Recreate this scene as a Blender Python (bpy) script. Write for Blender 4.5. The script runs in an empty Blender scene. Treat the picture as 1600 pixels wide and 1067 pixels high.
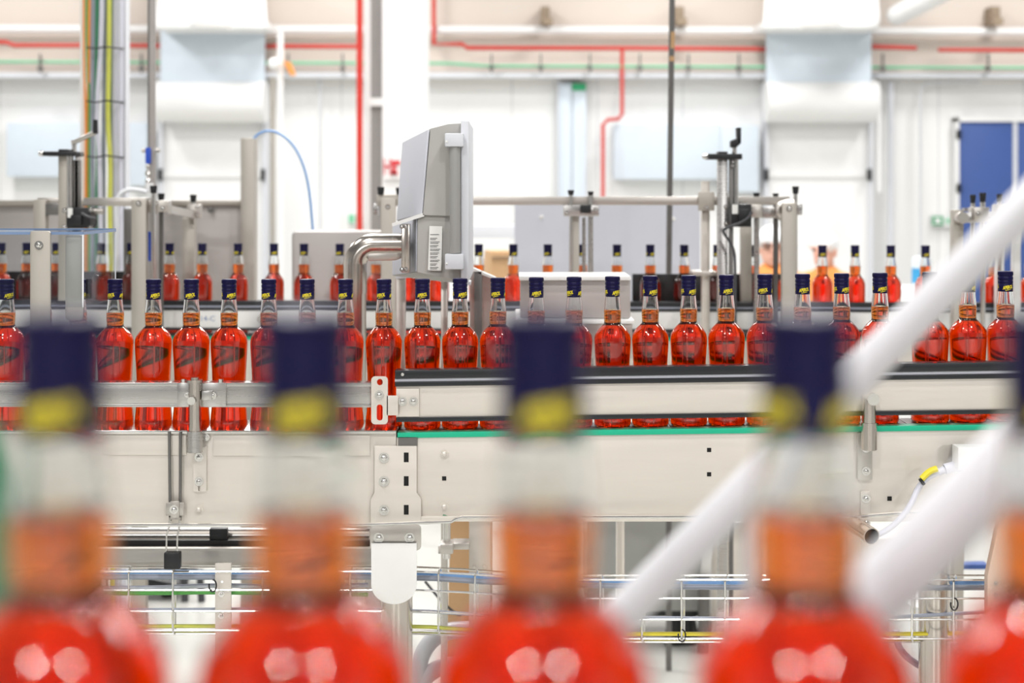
import bpy, bmesh, math, random
from mathutils import Vector, Matrix
random.seed(7)
scn = bpy.context.scene
COL = scn.collection
PI = math.pi
# ---------------------------------------------------------------- camera frame
F = 2222.0          # focal length in pixels of the 1600 px wide frame (50 mm)
HY = 300.0          # image row of the horizon
CZ = 1.9            # camera height
def X(px, D): return (px - 800.0) * D / F
def Z(py, D): return CZ - (py - HY) * D / F
def W(px, py, D): return Vector((X(px, D), D, Z(py, D)))

# ---------------------------------------------------------------- materials
def nd(nt, t, **kw):
    n = nt.nodes.new(t)
    for k, v in kw.items(): setattr(n, k, v)
    return n
def base_mat(name):
    m = bpy.data.materials.new(name); m.use_nodes = True
    nt = m.node_tree; b = nt.nodes['Principled BSDF']
    return m, nt, b
def lin(c):
    return tuple((v/12.92 if v <= .04045 else ((v+.055)/1.055)**2.4) for v in [x/255 for x in c]) + (1.0,)
def mat(name, rgb, rough=.5, metal=0.0, var=.06, scale=(8, 8, 8), bump=0.0, **kw):
    """rgb in sRGB 0..255; a noise varies tone and roughness a little"""
    m, nt, b = base_mat(name)
    tc = nd(nt, 'ShaderNodeTexCoord'); mp = nd(nt, 'ShaderNodeMapping')
    mp.inputs['Scale'].default_value = scale
    nz = nd(nt, 'ShaderNodeTexNoise'); nz.inputs['Scale'].default_value = 1.0; nz.inputs['Detail'].default_value = 4
    nt.links.new(tc.outputs['Object'], mp.inputs[0]); nt.links.new(mp.outputs[0], nz.inputs[0])
    c = lin(rgb)
    mx = nd(nt, 'ShaderNodeMix', data_type='RGBA')
    mx.inputs[6].default_value = tuple(max(0, v*(1-var)) for v in c[:3]) + (1,)
    mx.inputs[7].default_value = tuple(min(1, v*(1+var)) for v in c[:3]) + (1,)
    nt.links.new(nz.outputs[0], mx.inputs[0]); nt.links.new(mx.outputs[2], b.inputs['Base Color'])
    mr = nd(nt, 'ShaderNodeMapRange')
    mr.inputs[3].default_value = max(0, rough*.85); mr.inputs[4].default_value = min(1, rough*1.15)
    nt.links.new(nz.outputs[0], mr.inputs[0]); nt.links.new(mr.outputs[0], b.inputs['Roughness'])
    b.inputs['Metallic'].default_value = metal
    if bump:
        bp = nd(nt, 'ShaderNodeBump'); bp.inputs['Strength'].default_value = bump; bp.inputs['Distance'].default_value = .002
        nt.links.new(nz.outputs[0], bp.inputs['Height']); nt.links.new(bp.outputs[0], b.inputs['Normal'])
    for k, v in kw.items(): b.inputs[k].default_value = v
    return m
def glass_mat(name, rgb=(255, 255, 255), rough=0.0, ior=1.5):
    m, nt, b = base_mat(name)
    b.inputs['Base Color'].default_value = lin(rgb); b.inputs['Roughness'].default_value = rough
    b.inputs['Transmission Weight'].default_value = 1.0; b.inputs['IOR'].default_value = ior
    return m
def liquid_mat(name, absorb, ior=1.36):
    m, nt, b = base_mat(name)
    b.inputs['Base Color'].default_value = (1, 1, 1, 1); b.inputs['Roughness'].default_value = 0
    b.inputs['Transmission Weight'].default_value = 1; b.inputs['IOR'].default_value = ior
    va = nd(nt, 'ShaderNodeVolumeAbsorption')
    # transmittance per unit = exp(-(1-color)*density)
    d = max(absorb); va.inputs['Density'].default_value = d
    va.inputs['Color'].default_value = tuple(1 - a/d for a in absorb) + (1,)
    nt.links.new(va.outputs[0], nt.nodes['Material Output'].inputs['Volume'])
    return m

M = {}
M['panel'] = mat('brushed_steel_panel', (224, 217, 208), .42, .5, .06, (6, 6, 60))
M['steel'] = mat('stainless_steel', (205, 200, 194), .33, .9, .06, (5, 5, 90))
M['rail'] = mat('rolled_steel_rail', (196, 194, 192), .28, .95, .08, (3, 3, 140))
M['bright'] = mat('polished_steel', (225, 223, 220), .18, 1.0, .04, (20, 20, 20))
M['tube'] = mat('satin_steel_tube', (210, 202, 194), .22, 1.0, .05, (30, 30, 6))
M['warm'] = mat('warm_grey_steel_post', (186, 180, 171), .45, .7, .07, (25, 25, 8))
M['dull'] = mat('dull_steel_sheet', (184, 178, 175), .42, .5, .06, (4, 4, 30))
M['dark_steel'] = mat('dark_grey_steel', (120, 118, 116), .4, .7, .1, (10, 10, 30))
M['plate'] = mat('white_coated_plate', (236, 235, 233), .4, .15, .04, (14, 14, 14))
M['black'] = mat('black_plastic', (26, 27, 30), .38, 0, .15, (30, 30, 30))
M['black_gloss'] = mat('black_guide_profile', (30, 32, 36), .3, 0, .1, (4, 4, 60))
M['hole'] = mat('black_recess', (12, 12, 12), .8, 0, .1)
M['green'] = mat('green_wear_plastic', (14, 178, 138), .4, 0, .04, (6, 6, 6))
M['belt'] = mat('grey_chain_slat', (96, 84, 82), .5, .1, .12, (40, 40, 40))
M['lavender'] = mat('pale_blue_grey_paint', (206, 208, 218), .45, 0, .02)
M['grey_paint'] = mat('warm_grey_paint', (176, 174, 170), .5, 0, .03)
M['light_grey_paint'] = mat('light_grey_paint', (214, 216, 222), .5, 0, .03)
M['cab_grey'] = mat('mid_grey_cabinet_paint', (170, 171, 168), .5, 0, .03)
M['white_paint'] = mat('white_paint', (240, 240, 240), .5, 0, .02)
M['white_pipe'] = mat('white_painted_rail', (204, 203, 207), .3, 0, .02)
M['red_paint'] = mat('red_pipe_paint', (206, 52, 42), .4, 0, .05)
M['mint'] = mat('mint_green_pipe', (120, 200, 160), .5, 0, .05)
M['blue_door'] = mat('blue_door_paint', (64, 92, 158), .5, 0, .04)
M['ice'] = mat('ice_blue_panel', (214, 225, 236), .45, 0, .03)
M['beige'] = mat('beige_wall_paint', (222, 210, 200), .7, 0, .03, (1, 1, 1))
M['brown'] = mat('brown_cable_box', (150, 132, 112), .6, 0, .1)
M['card'] = mat('brown_cardboard', (196, 158, 116), .8, 0, .06, (4, 4, 40))
M['cap'] = mat('navy_cap_plastic', (20, 17, 58), .35, 0, .08, (60, 60, 60), **{'Specular IOR Level': .16})
M['yellow'] = mat('yellow_print', (232, 212, 30), .5, 0, .04)
M['sticker'] = mat('paper_sticker', (238, 238, 234), .6, 0, .02)
M['ink'] = mat('grey_ink', (96, 94, 94), .6, 0, .05)
M['blue_ink'] = mat('blue_ink', (120, 140, 178), .6, 0, .05)
M['blue'] = mat('blue_plastic', (38, 84, 200), .4, 0, .05)
M['c_blue'] = mat('pale_blue_cable', (128, 172, 226), .4, 0, .05)
M['c_grey'] = mat('grey_cable', (166, 171, 186), .45, 0, .05)
M['c_lgrey'] = mat('light_grey_cable', (212, 212, 224), .45, 0, .05)
M['c_green'] = mat('green_cable', (88, 168, 76), .45, 0, .06)
M['c_dgreen'] = mat('dark_green_cable', (52, 128, 92), .45, 0, .06)
M['c_orange'] = mat('orange_cable', (248, 160, 78), .45, 0, .05)
M['c_yellow'] = mat('yellow_cable', (236, 218, 60), .45, 0, .05)
M['c_lime'] = mat('lime_cable', (206, 208, 92), .45, 0, .05)
M['c_dark'] = mat('dark_cable', (62, 62, 66), .45, 0, .08)
M['white_hose'] = mat('white_hose', (236, 238, 242), .35, 0, .02)
M['skin'] = mat('skin', (226, 176, 156), .5, 0, .06, (12, 12, 12))
M['hivis'] = mat('orange_workwear', (255, 164, 88), .7, 0, .06, (14, 14, 14))
M['net'] = mat('white_hair_cover', (244, 246, 248), .7, 0, .02)
M['navy_cloth'] = mat('navy_trousers', (54, 62, 92), .8, 0, .08)
M['scarf'] = mat('blue_grey_collar', (140, 152, 186), .8, 0, .08)
M['sign_red'] = mat('red_sign', (214, 46, 56), .5)
M['sign_green'] = mat('green_sign', (34, 160, 106), .5)
M['glass'] = glass_mat('clear_bottle_glass', (250, 252, 252))
M['liquid'] = liquid_mat('red_orange_liquid', (.9, 54.0, 200.0))
def plexi_mat():
    m, nt, b = base_mat('clear_acrylic')
    tr = nd(nt, 'ShaderNodeBsdfTransparent'); tr.inputs[0].default_value = (.93, .95, .97, 1)
    gl = nd(nt, 'ShaderNodeBsdfGlossy'); gl.inputs['Roughness'].default_value = .02
    lw = nd(nt, 'ShaderNodeLayerWeight'); lw.inputs[0].default_value = .5
    p5 = nd(nt, 'ShaderNodeMath', operation='POWER'); p5.inputs[1].default_value = 5
    fr = nd(nt, 'ShaderNodeMath', operation='MULTIPLY_ADD'); fr.inputs[1].default_value = .5; fr.inputs[2].default_value = .03
    nt.links.new(lw.outputs['Facing'], p5.inputs[0]); nt.links.new(p5.outputs[0], fr.inputs[0])
    mx = nd(nt, 'ShaderNodeMixShader')
    nt.links.new(fr.outputs[0], mx.inputs[0]); nt.links.new(tr.outputs[0], mx.inputs[1]); nt.links.new(gl.outputs[0], mx.inputs[2])
    nt.links.new(mx.outputs[0], nt.nodes['Material Output'].inputs['Surface'])
    return m
M['plexi'] = plexi_mat()
M['plexi_edge'] = mat('acrylic_edge', (120, 142, 176), .2, 0, .05)
def wall_mat():
    m, nt, b = base_mat('white_sandwich_panel_wall')
    tc = nd(nt, 'ShaderNodeTexCoord'); sp = nd(nt, 'ShaderNodeSeparateXYZ')
    nt.links.new(tc.outputs['Object'], sp.inputs[0])
    md = nd(nt, 'ShaderNodeMath', operation='PINGPONG'); md.inputs[1].default_value = .6
    nt.links.new(sp.outputs[0], md.inputs[0])
    lt = nd(nt, 'ShaderNodeMath', operation='LESS_THAN'); lt.inputs[1].default_value = .008
    nt.links.new(md.outputs[0], lt.inputs[0])
    mx = nd(nt, 'ShaderNodeMix', data_type='RGBA')
    mx.inputs[6].default_value = lin((243, 243, 242)); mx.inputs[7].default_value = lin((206, 208, 212))
    nt.links.new(lt.outputs[0], mx.inputs[0]); nt.links.new(mx.outputs[2], b.inputs['Base Color'])
    b.inputs['Roughness'].default_value = .55
    return m
M['wall'] = wall_mat()
M['floor'] = mat('pale_resin_floor', (198, 198, 192), .25, 0, .03, (.7, .7, .7))

# ---------------------------------------------------------------- mesh builder
def rr(x0, x1, y0, y1, r, n=4):
    """rounded rectangle outline (pixel or metric)"""
    pts = []
    for cx, cy, a in ((x1-r, y1-r, 0), (x0+r, y1-r, 90), (x0+r, y0+r, 180), (x1-r, y0+r, 270)):
        for k in range(n+1):
            t = math.radians(a + 90*k/n); pts.append((cx + r*math.cos(t), cy + r*math.sin(t)))
    return pts
class MB:
    def __init__(s): s.bm = bmesh.new()
    def _bev(s, geom, b):
        if b > 0:
            es = list({e for f in geom for e in f.edges})
            bmesh.ops.bevel(s.bm, geom=es, offset=b, segments=2, profile=.6, affect='EDGES', clamp_overlap=True)
    def box(s, x0, x1, y0, y1, z0, z1, b=0.0):
        vs = [s.bm.verts.new(p) for p in ((x0,y0,z0),(x1,y0,z0),(x1,y1,z0),(x0,y1,z0),(x0,y0,z1),(x1,y0,z1),(x1,y1,z1),(x0,y1,z1))]
        fs = [s.bm.faces.new([vs[i] for i in q]) for q in ((0,3,2,1),(4,5,6,7),(0,1,5,4),(1,2,6,5),(2,3,7,6),(3,0,4,7))]
        s._bev(fs, b); return s
    def poly(s, pts3, off, b=0.0):
        """planar outline extruded by vector off"""
        off = Vector(off)
        a = [s.bm.verts.new(p) for p in pts3]; c = [s.bm.verts.new(Vector(p) + off) for p in pts3]
        n = len(a); fs = [s.bm.faces.new(a), s.bm.faces.new(c[::-1])]
        for i in range(n): fs.append(s.bm.faces.new([a[i], c[i], c[(i+1) % n], a[(i+1) % n]]))
        bmesh.ops.recalc_face_normals(s.bm, faces=fs)
        s._bev(fs, b); return s
    def pp(s, pts, D0, D1, b=0.0):
        return s.poly([W(x, y, D0) for x, y in pts], (0, D1-D0, 0), b)
    def pr(s, x0, x1, y0, y1, D0, D1, b=0.0):
        return s.pp([(x0,y0),(x1,y0),(x1,y1),(x0,y1)], D0, D1, b)
    def loft(s, A, DA, B, DB, b=0.0):
        a = [s.bm.verts.new(W(x,y,DA)) for x,y in A]; c = [s.bm.verts.new(W(x,y,DB)) for x,y in B]
        n = len(a); fs = [s.bm.faces.new(a), s.bm.faces.new(c[::-1])]
        for i in range(n): fs.append(s.bm.faces.new([a[i], c[i], c[(i+1) % n], a[(i+1) % n]]))
        bmesh.ops.recalc_face_normals(s.bm, faces=fs); s._bev(fs, b); return s
    def plate(s, outer, holes, D0, D1):
        es = []
        for loop in [outer] + holes:
            vs = [s.bm.verts.new(W(x, y, D0)) for x, y in loop]
            es += [s.bm.edges.new((vs[i], vs[(i+1) % len(vs)])) for i in range(len(vs))]
        r = bmesh.ops.triangle_fill(s.bm, edges=es, use_beauty=True, use_dissolve=False)
        fs = [g for g in r['geom'] if isinstance(g, bmesh.types.BMFace)]
        e = bmesh.ops.extrude_face_region(s.bm, geom=fs)
        nv = [g for g in e['geom'] if isinstance(g, bmesh.types.BMVert)]
        bmesh.ops.translate(s.bm, vec=(0, D1-D0, 0), verts=nv)
        bmesh.ops.recalc_face_normals(s.bm, faces=s.bm.faces[:]); return s
    def cyl(s, p0, p1, r, r1=None, seg=20, hollow=False):
        p0, p1 = Vector(p0), Vector(p1); r1 = r if r1 is None else r1
        q = (p1-p0).to_track_quat('Z', 'Y')
        A = []; B = []
        for k in range(seg):
            t = 2*PI*k/seg; d = q @ Vector((math.cos(t), math.sin(t), 0))
            A.append(s.bm.verts.new(p0 + d*r)); B.append(s.bm.verts.new(p1 + d*r1))
        for k in range(seg): s.bm.faces.new([A[k], A[(k+1) % seg], B[(k+1) % seg], B[k]])
        if not hollow:
            s.bm.faces.new(A[::-1]); s.bm.faces.new(B)
        return s
    def tube(s, pts, r, seg=10, smooth=0, cap=True):
        P = [Vector(p) for p in pts]
        for _ in range(smooth):
            Q = [P[0]]
            for a, b in zip(P, P[1:]): Q += [a*.75 + b*.25, a*.25 + b*.75]
            P = Q + [P[-1]]
        n = len(P); up = None; rings = []
        for i in range(n):
            t = (P[min(i+1, n-1)] - P[max(i-1, 0)]).normalized()
            if up is None:
                up = Vector((0,1,0)) if abs(t.y) < .9 else Vector((1,0,0))
            u = (up - t*up.dot(t)).normalized(); up = u; v = t.cross(u)
            rings.append([s.bm.verts.new(P[i] + (u*math.cos(2*PI*k/seg) + v*math.sin(2*PI*k/seg))*r) for k in range(seg)])
        for a, b in zip(rings, rings[1:]):
            for k in range(seg): s.bm.faces.new([a[k], a[(k+1) % seg], b[(k+1) % seg], b[k]])
        if cap:
            s.bm.faces.new(rings[0][::-1]); s.bm.faces.new(rings[-1])
        return s
    def lathe(s, prof, seg=40, c=(0,0,0), flip=False):
        c = Vector(c); rings = []
        for r, z in prof:
            if r < 1e-6: rings.append([s.bm.verts.new(c + Vector((0,0,z)))])
            else: rings.append([s.bm.verts.new(c + Vector((r*math.cos(2*PI*k/seg), r*math.sin(2*PI*k/seg), z))) for k in range(seg)])
        for a, b in zip(rings, rings[1:]):
            for k in range(seg):
                k2 = (k+1) % seg
                if len(a) == 1 and len(b) == 1: continue
                if len(a) == 1: f = [a[0], b[k2], b[k]]
                elif len(b) == 1: f = [a[k], a[k2], b[0]]
                else: f = [a[k], a[k2], b[k2], b[k]]
                s.bm.faces.new(f if not flip else f[::-1])
        return s
    def ball(s, c, r, sc=(1,1,1), seg=16):
        m = Matrix.Translation(c) @ Matrix.Diagonal((r*sc[0], r*sc[1], r*sc[2], 1))
        bmesh.ops.create_uvsphere(s.bm, u_segments=seg, v_segments=max(6, seg//2), radius=1, matrix=m); return s
    def bolt(s, px, py, D, r=6.0):
        """hexagon head on a washer, facing -Y; r in pixels"""
        R = r*D/F; c = W(px, py, D)
        s.cyl(c, c + Vector((0,-R*.25,0)), R*1.15, seg=20)
        s.cyl(c + Vector((0,-R*.2,0)), c + Vector((0,-R*.75,0)), R*.8, R*.74, seg=6)
        s.ball(c + Vector((0,-R*.72,0)), R*.6, (1,.35,1), 12); return s
    def build(s, name, material, parent=None, ang=35, kind=None, label=None, flat=False):
        me = bpy.data.meshes.new(name); s.bm.to_mesh(me); s.bm.free()
        me.materials.append(material)
        if not flat:
            me.shade_smooth(); me.set_sharp_from_angle(angle=math.radians(ang))
        o = bpy.data.objects.new(name, me); COL.objects.link(o)
        if parent is not None: o.parent = parent
        if kind: o['kind'] = kind
        if label: o['label'] = label
        return o
def T(name, label, cat, group=None):
    o = bpy.data.objects.new(name, None); COL.objects.link(o); o.empty_display_size = .05
    o['label'] = label; o['category'] = cat
    if group: o['group'] = group
    return o
def tag(o, label, cat, group=None, kind=None):
    o['label'] = label; o['category'] = cat
    if group: o['group'] = group
    if kind: o['kind'] = kind
    return o
KIDS = {}
def kids_of(o): return [c for c in bpy.data.objects if c.parent == o]
def finish(root, loc=None):
    """move the origin of a thing to the middle of its base"""
    def desc(o):
        out = []
        for c in o.children: out.append(c); out += desc(c)
        return out
    ms = [o for o in [root] + desc(root) if o.type == 'MESH']
    if loc is None:
        lo = [1e9]*3; hi = [-1e9]*3
        for o in ms:
            for v in o.data.vertices:
                for i in range(3):
                    lo[i] = min(lo[i], v.co[i]); hi[i] = max(hi[i], v.co[i])
        loc = Vector(((lo[0]+hi[0])/2, (lo[1]+hi[1])/2, lo[2]))
    mt = Matrix.Translation(-Vector(loc)); done = set()
    for o in ms:
        if o.data.name not in done:
            o.data.transform(mt); done.add(o.data.name)
    root.location = loc
    return root
def dup(root, loc, rz=0.0, label=None, group=None, scale=None):
    r = root.copy(); COL.objects.link(r); r.location = loc; r.rotation_euler = (0, 0, rz)
    if label: r['label'] = label
    if group: r['group'] = group
    for ch in list(root.children):
        c = ch.copy(); COL.objects.link(c); c.parent = r
        for g in list(ch.children):
            d = g.copy(); COL.objects.link(d); d.parent = c
    return r
def text_bm(body, size, shear=0.0, bold=0.0, extrude=0.0):
    cu = bpy.data.curves.new('t', 'FONT'); cu.body = body; cu.size = size; cu.shear = shear; cu.offset = bold
    cu.align_x = 'CENTER'; cu.align_y = 'CENTER'; cu.extrude = extrude; cu.resolution_u = 3
    o = bpy.data.objects.new('t', cu); COL.objects.link(o)
    dg = bpy.context.evaluated_depsgraph_get(); dg.update()
    me = bpy.data.meshes.new_from_object(o.evaluated_get(dg))
    bm = bmesh.new(); bm.from_mesh(me)
    bpy.data.objects.remove(o); bpy.data.meshes.remove(me); bpy.data.curves.remove(cu)
    return bm
def flat_text(mb, body, size, c, stretch=1.0, bold=0.0):
    """text standing in the XZ plane facing -Y, centred on c"""
    bm = text_bm(body, size, bold=bold)
    vs = {}
    for v in bm.verts: vs[v.index] = mb.bm.verts.new((c[0]+v.co.x*stretch, c[1], c[2]+v.co.y))
    for f in bm.faces: mb.bm.faces.new([vs[v.index] for v in f.verts])
    bm.free()

# ================================================================ bottles
def make_bottle(prof, fill, cap_h, cap_r, H, name, label, group):
    root = T(name, label, 'bottle', group)
    g = MB()
    wall = .0016
    inner = []
    for r, z in prof:
        if z > .004: inner.append((max(r - wall, .004), z))
    top = prof[-1]
    # outer skin from the punt up, over the lip, then down the inside: one closed shell
    outer = [(0, .0022)] + [(prof[0][0]*.8, .0014)] + prof
    ins = [(r, z) for r, z in inner if z > .0042]
    shell = outer + ins[::-1] + [(ins[0][0]*.92, .0036), (ins[0][0]*.6, .0036), (0, .0042)]
    g.lathe(shell, 48)
    gl = g.build('glass_body', M['glass'], root, 60)
    e = .0003
    liq = [(0, .0042-e), (ins[0][0]*.6, .0036-e), (ins[0][0]*.92, .0036-e)]
    last = None
    for r, z in ins:
        if z < fill: liq.append((r+e, z)); last = (r, z)
        else:
            t = (fill-last[1])/(z-last[1]); rf = last[0] + (r-last[0])*t
            liq += [(rf+e, fill), (rf-.0008, fill-.0004), (0, fill-.0004)]
            break
    MB().lathe(liq, 48).build('liquid', M['liquid'], root, 60)
    # cap: closed skirt with pressed rings, and yellow lettering wrapped round it
    c = MB(); z1 = H; z0 = H-cap_h; R = cap_r
    def zz(t): return z1 - cap_h*t
    cp = [(0, z1), (R-.0012, z1), (R-.0003, z1-.0006), (R, z1-.0015), (R, zz(.20)), (R-.0009, zz(.235)), (R-.0009, zz(.26)), (R+.0001, zz(.29)), (R+.0001, zz(.40)),
          (R-.0008, zz(.435)), (R-.0008, zz(.455)), (R, zz(.48)), (R, zz(.58)), (R-.0006, zz(.60)), (R-.0006, zz(.615)), (R-.0001, zz(.63)), (R-.0002, zz(.985)), (R-.0006, z0), (R-.0012, z0), (R-.0012, z1-.002), (0, z1-.002)]
    c.lathe(cp, 48, flip=True)
    # knurling on the upper skirt
    for k in range(36):
        a = 2*PI*k/36
        p = Vector((R*math.cos(a), R*math.sin(a), 0))
        c.cyl(p + Vector((0,0,zz(.19))), p + Vector((0,0,zz(.05))), .00035, seg=6)
    cap = c.build('cap', M['cap'], root, 40)
    L = MB(); rw = R + .0001
    for k in range(3):
        bm = text_bm('APEROL', .0092, shear=.35, bold=.00035)
        a0 = -PI/2 + k*2*PI/3; tilt = math.radians(9)
        xs = [v.co.x for v in bm.verts]; w = max(xs)-min(xs); sx = .0215/w
        def put(x, y):
            xx = x*math.cos(tilt) - y*math.sin(tilt); yy = x*math.sin(tilt) + y*math.cos(tilt)
            a = a0 + xx/rw
            return (rw*math.cos(a), rw*math.sin(a), z0 + cap_h*.215 + yy)
        vs = {v.index: L.bm.verts.new(put(v.co.x*sx, v.co.y)) for v in bm.verts}
        for f in bm.faces: L.bm.faces.new([vs[v.index] for v in f.verts])
        bm.free()
        up = [L.bm.verts.new(put(-.006 + .014*t/8, -.0049 + .0004*math.sin(PI*t/8))) for t in range(9)]
        dn = [L.bm.verts.new(put(-.006 + .014*t/8, -.0058 + .0008*t/8)) for t in range(9)]
        for t in range(8): L.bm.faces.new([dn[t], dn[t+1], up[t+1], up[t]])
    L.build('lettering', M['yellow'], cap, flat=True)
    return root
PROF = [(.0300, 0.0), (.0345, .0012), (.0366, .0045), (.0371, .012), (.0362, .026), (.0350, .038), (.0338, .055), (.0332, .075), (.0332, .092), (.0338, .112),
        (.0347, .130), (.0357, .148), (.0364, .162), (.0367, .171), (.0363, .178), (.0348, .1845), (.0318, .190), (.0282, .1945), (.0240, .1988), (.0203, .2025),
        (.0180, .2046), (.0168, .2062), (.0166, .2105), (.0170, .218), (.0173, .225), (.0171, .231), (.0163, .239), (.0152, .249), (.0143, .259), (.0136, .268), (.0130, .285), (.0130, .297)]
PROF2 = [(.0300, 0.0), (.0330, .0012), (.0345, .005), (.0347, .012), (.0345, .06), (.0345, .12), (.0347, .165), (.0345, .175), (.0330, .183), (.0300, .190), (.0255, .197),
         (.0215, .2015), (.0190, .205), (.0180, .209), (.0180, .216), (.0187, .226), (.0190, .236), (.0180, .247), (.0162, .258), (.0146, .268), (.0136, .280), (.0130, .295), (.0130, .307)]
ordn = ['first','second','third','fourth','fifth','sixth','seventh','eighth','ninth','tenth','eleventh','twelfth','thirteenth','fourteenth','fifteenth','sixteenth','seventeenth','eighteenth','nineteenth','twentieth',
        'twenty-first','twenty-second','twenty-third','twenty-fourth','twenty-fifth','twenty-sixth','twenty-seventh','twenty-eighth','twenty-ninth','thirtieth','thirty-first','thirty-second','thirty-third']
DM = 2.85; DR = 4.915; DF = .478
def lift(px): return -max(0.0, px-620)*.0132          # the second conveyor climbs slightly (pixels at DM)
bot = make_bottle(PROF, .2333, .0404, .0147, .300, 'bottle', 'x', 'sharply seen bottles on the conveyor in the middle')
mid_px = [10, 67, 122, 180, 240, 299, 358, 420, 480, 540, 600, 660, 719, 778, 838, 897, 957, 1016, 1076, 1135, 1195, 1254, 1315, 1375, 1453, 1512, 1571, 1631]
near = {3: 'its body right of the first blurred cap', 4: 'left of the round rail post', 5: 'directly behind the round rail post', 6: 'just right of the round rail post',
        10: 'behind the slotted rail bracket', 11: 'at the start of the black-edged guide', 24: 'emerging below the diagonal white rail after a gap'}
mid_rot = {0: .75, 3: -.55, 4: .5, 5: 0, 6: .55, 7: -.4, 8: .05, 9: -.4, 10: -.5, 11: 0, 12: .45, 13: -.4, 14: 0, 15: -.9, 16: .6, 17: .45, 18: .6, 19: .1, 20: -.5, 21: 0, 22: .5, 23: .15, 25: .9, 26: 0}
for i, px in enumerate(mid_px):
    lab = 'red-orange bottle with navy cap, %s from left in the sharp middle row' % ordn[i]
    if i in near: lab = 'red-orange bottle in the sharp middle row, %s' % near[i]
    loc = W(px, 670 + lift(px), DM); rz = mid_rot.get(i, random.uniform(-PI, PI))
    if i == 0:
        bot.location = loc; bot.rotation_euler.z = rz; bot['label'] = 'red-orange bottle with navy cap cut by the left frame edge, in the sharp middle row'
    else: dup(bot, loc, rz, lab)
fl = ['huge blurred bottle nearest the lens at the left, yellow mark facing front', 'huge blurred bottle standing left of the white bracket tongue and steel leg',
      'huge blurred bottle in the middle, its shoulder before the lower end of the white handrail', 'huge blurred bottle whose cap overlaps the diagonal white handrail',
      'huge blurred bottle cut off by the right edge of the picture']
for px, rz, lb in zip([95, 476, 848, 1257, 1642], [.0, .03, .1, 1.0, -.1], fl):
    c = dup(bot, (X(px, DF), DF, Z(490, DF) - .300), rz, lb, 'blurred bottles in the near row')
slim = make_bottle(PROF2, .2385, .041, .0147, .310, 'slim_bottle', 'x', 'slim bottles on the far conveyor')
far_px = [2, 42, 88, 158, 205, 265, 316, 372, 428, 475, 531, 588, 640, 686, 748, 802, 856, 909, 964, 1016, 1069, 1121, 1178, 1232, 1285, 1336, 1392, 1446, 1500, 1552, 1610]
fnear = {3: 'behind the right end of the clear hood', 4: 'half hidden by the wide frame post', 5: 'first one before the tall steel backing panel', 8: 'in the gap right of the backing panel', 9: 'before the rounded steel cabinet', 11: 'under the bent monitor arm',
         14: 'just right of the monitor', 15: 'before the brown carton', 19: 'first before the black back plate', 22: 'before the left worker in glasses', 24: 'before the worker with the white cap'}
for i, px in enumerate(far_px):
    lab = 'slim red bottle, %s from left in the far row' % ordn[i]
    if i in fnear: lab = 'slim red bottle in the far row, %s' % fnear[i]
    loc = W(px, 520 + (px-265)*.003, DR); rz = random.uniform(-.8, .8)
    if i == 0: slim.location = loc; slim.rotation_euler.z = rz; slim['label'] = lab
    else: dup(slim, loc, rz, lab)

# ================================================================ setting
MB().box(-16, 16, -14, 20.2, -.1, 0).build('floor', M['floor'], kind='structure')
MB().box(-13, 13, 20, 20.2, 0, 7.5).build('wall_back', M['wall'], kind='structure')
for nm, x in (('wall_left', -13.2), ('wall_right', 13.0)): MB().box(x, x+.2, -14, 20.2, 0, 7.5).build(nm, M['white_paint'], kind='structure')
def PRB(x0, x1, y0, y1, D0, D1, name, m, kind='structure', b=0):
    return MB().pr(x0, x1, y0, y1, D0, D1, b).build(name, m, kind=kind)
PRB(-300, 1900, -250, 122, 19.9, 20.0, 'trim_1', M['beige'])         # beige upper band of the wall
# column with grey strip
o = MB().pr(597, 665, -400, 512, 12.0, 12.5).build('column', M['white_paint'], kind='structure')
m = o.data; zmin = min(v.co.z for v in m.vertices)
for v in m.vertices:
    if abs(v.co.z-zmin) < 1e-4: v.co.z = 0
def to_floor(o):
    zmin = min(v.co.z for v in o.data.vertices)
    for v in o.data.vertices:
        if v.co.z - zmin < 1e-3: v.co.z = 0.0
    return o
s_ = MB(); s_.pr(579, 597, -400, 508, 12.05, 12.4)
to_floor(s_.build('trim_2', mat('grey_column_strip', (146, 144, 142), .5, 0, .03), kind='structure'))
s_ = MB(); s_.pr(569, 579, -400, 508, 12.1, 12.4)
to_floor(s_.build('trim_3', M['white_paint'], kind='structure'))
tag(MB().pr(578, 597, 153, 165, 11.98, 12.05).build('cable_channel_clip', M['white_paint']), 'small white clip across the grey strip of the column', 'clip')

WD = 19.85
def wbox(x0, x1, y0, y1, name, m, label, cat, d0=19.7, d1=20.0, group=None, b=.01):
    o = MB().pr(x0, x1, y0, y1, d0, d1, b).build(name, m)
    return finish(tag(o, label, cat, group))
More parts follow.
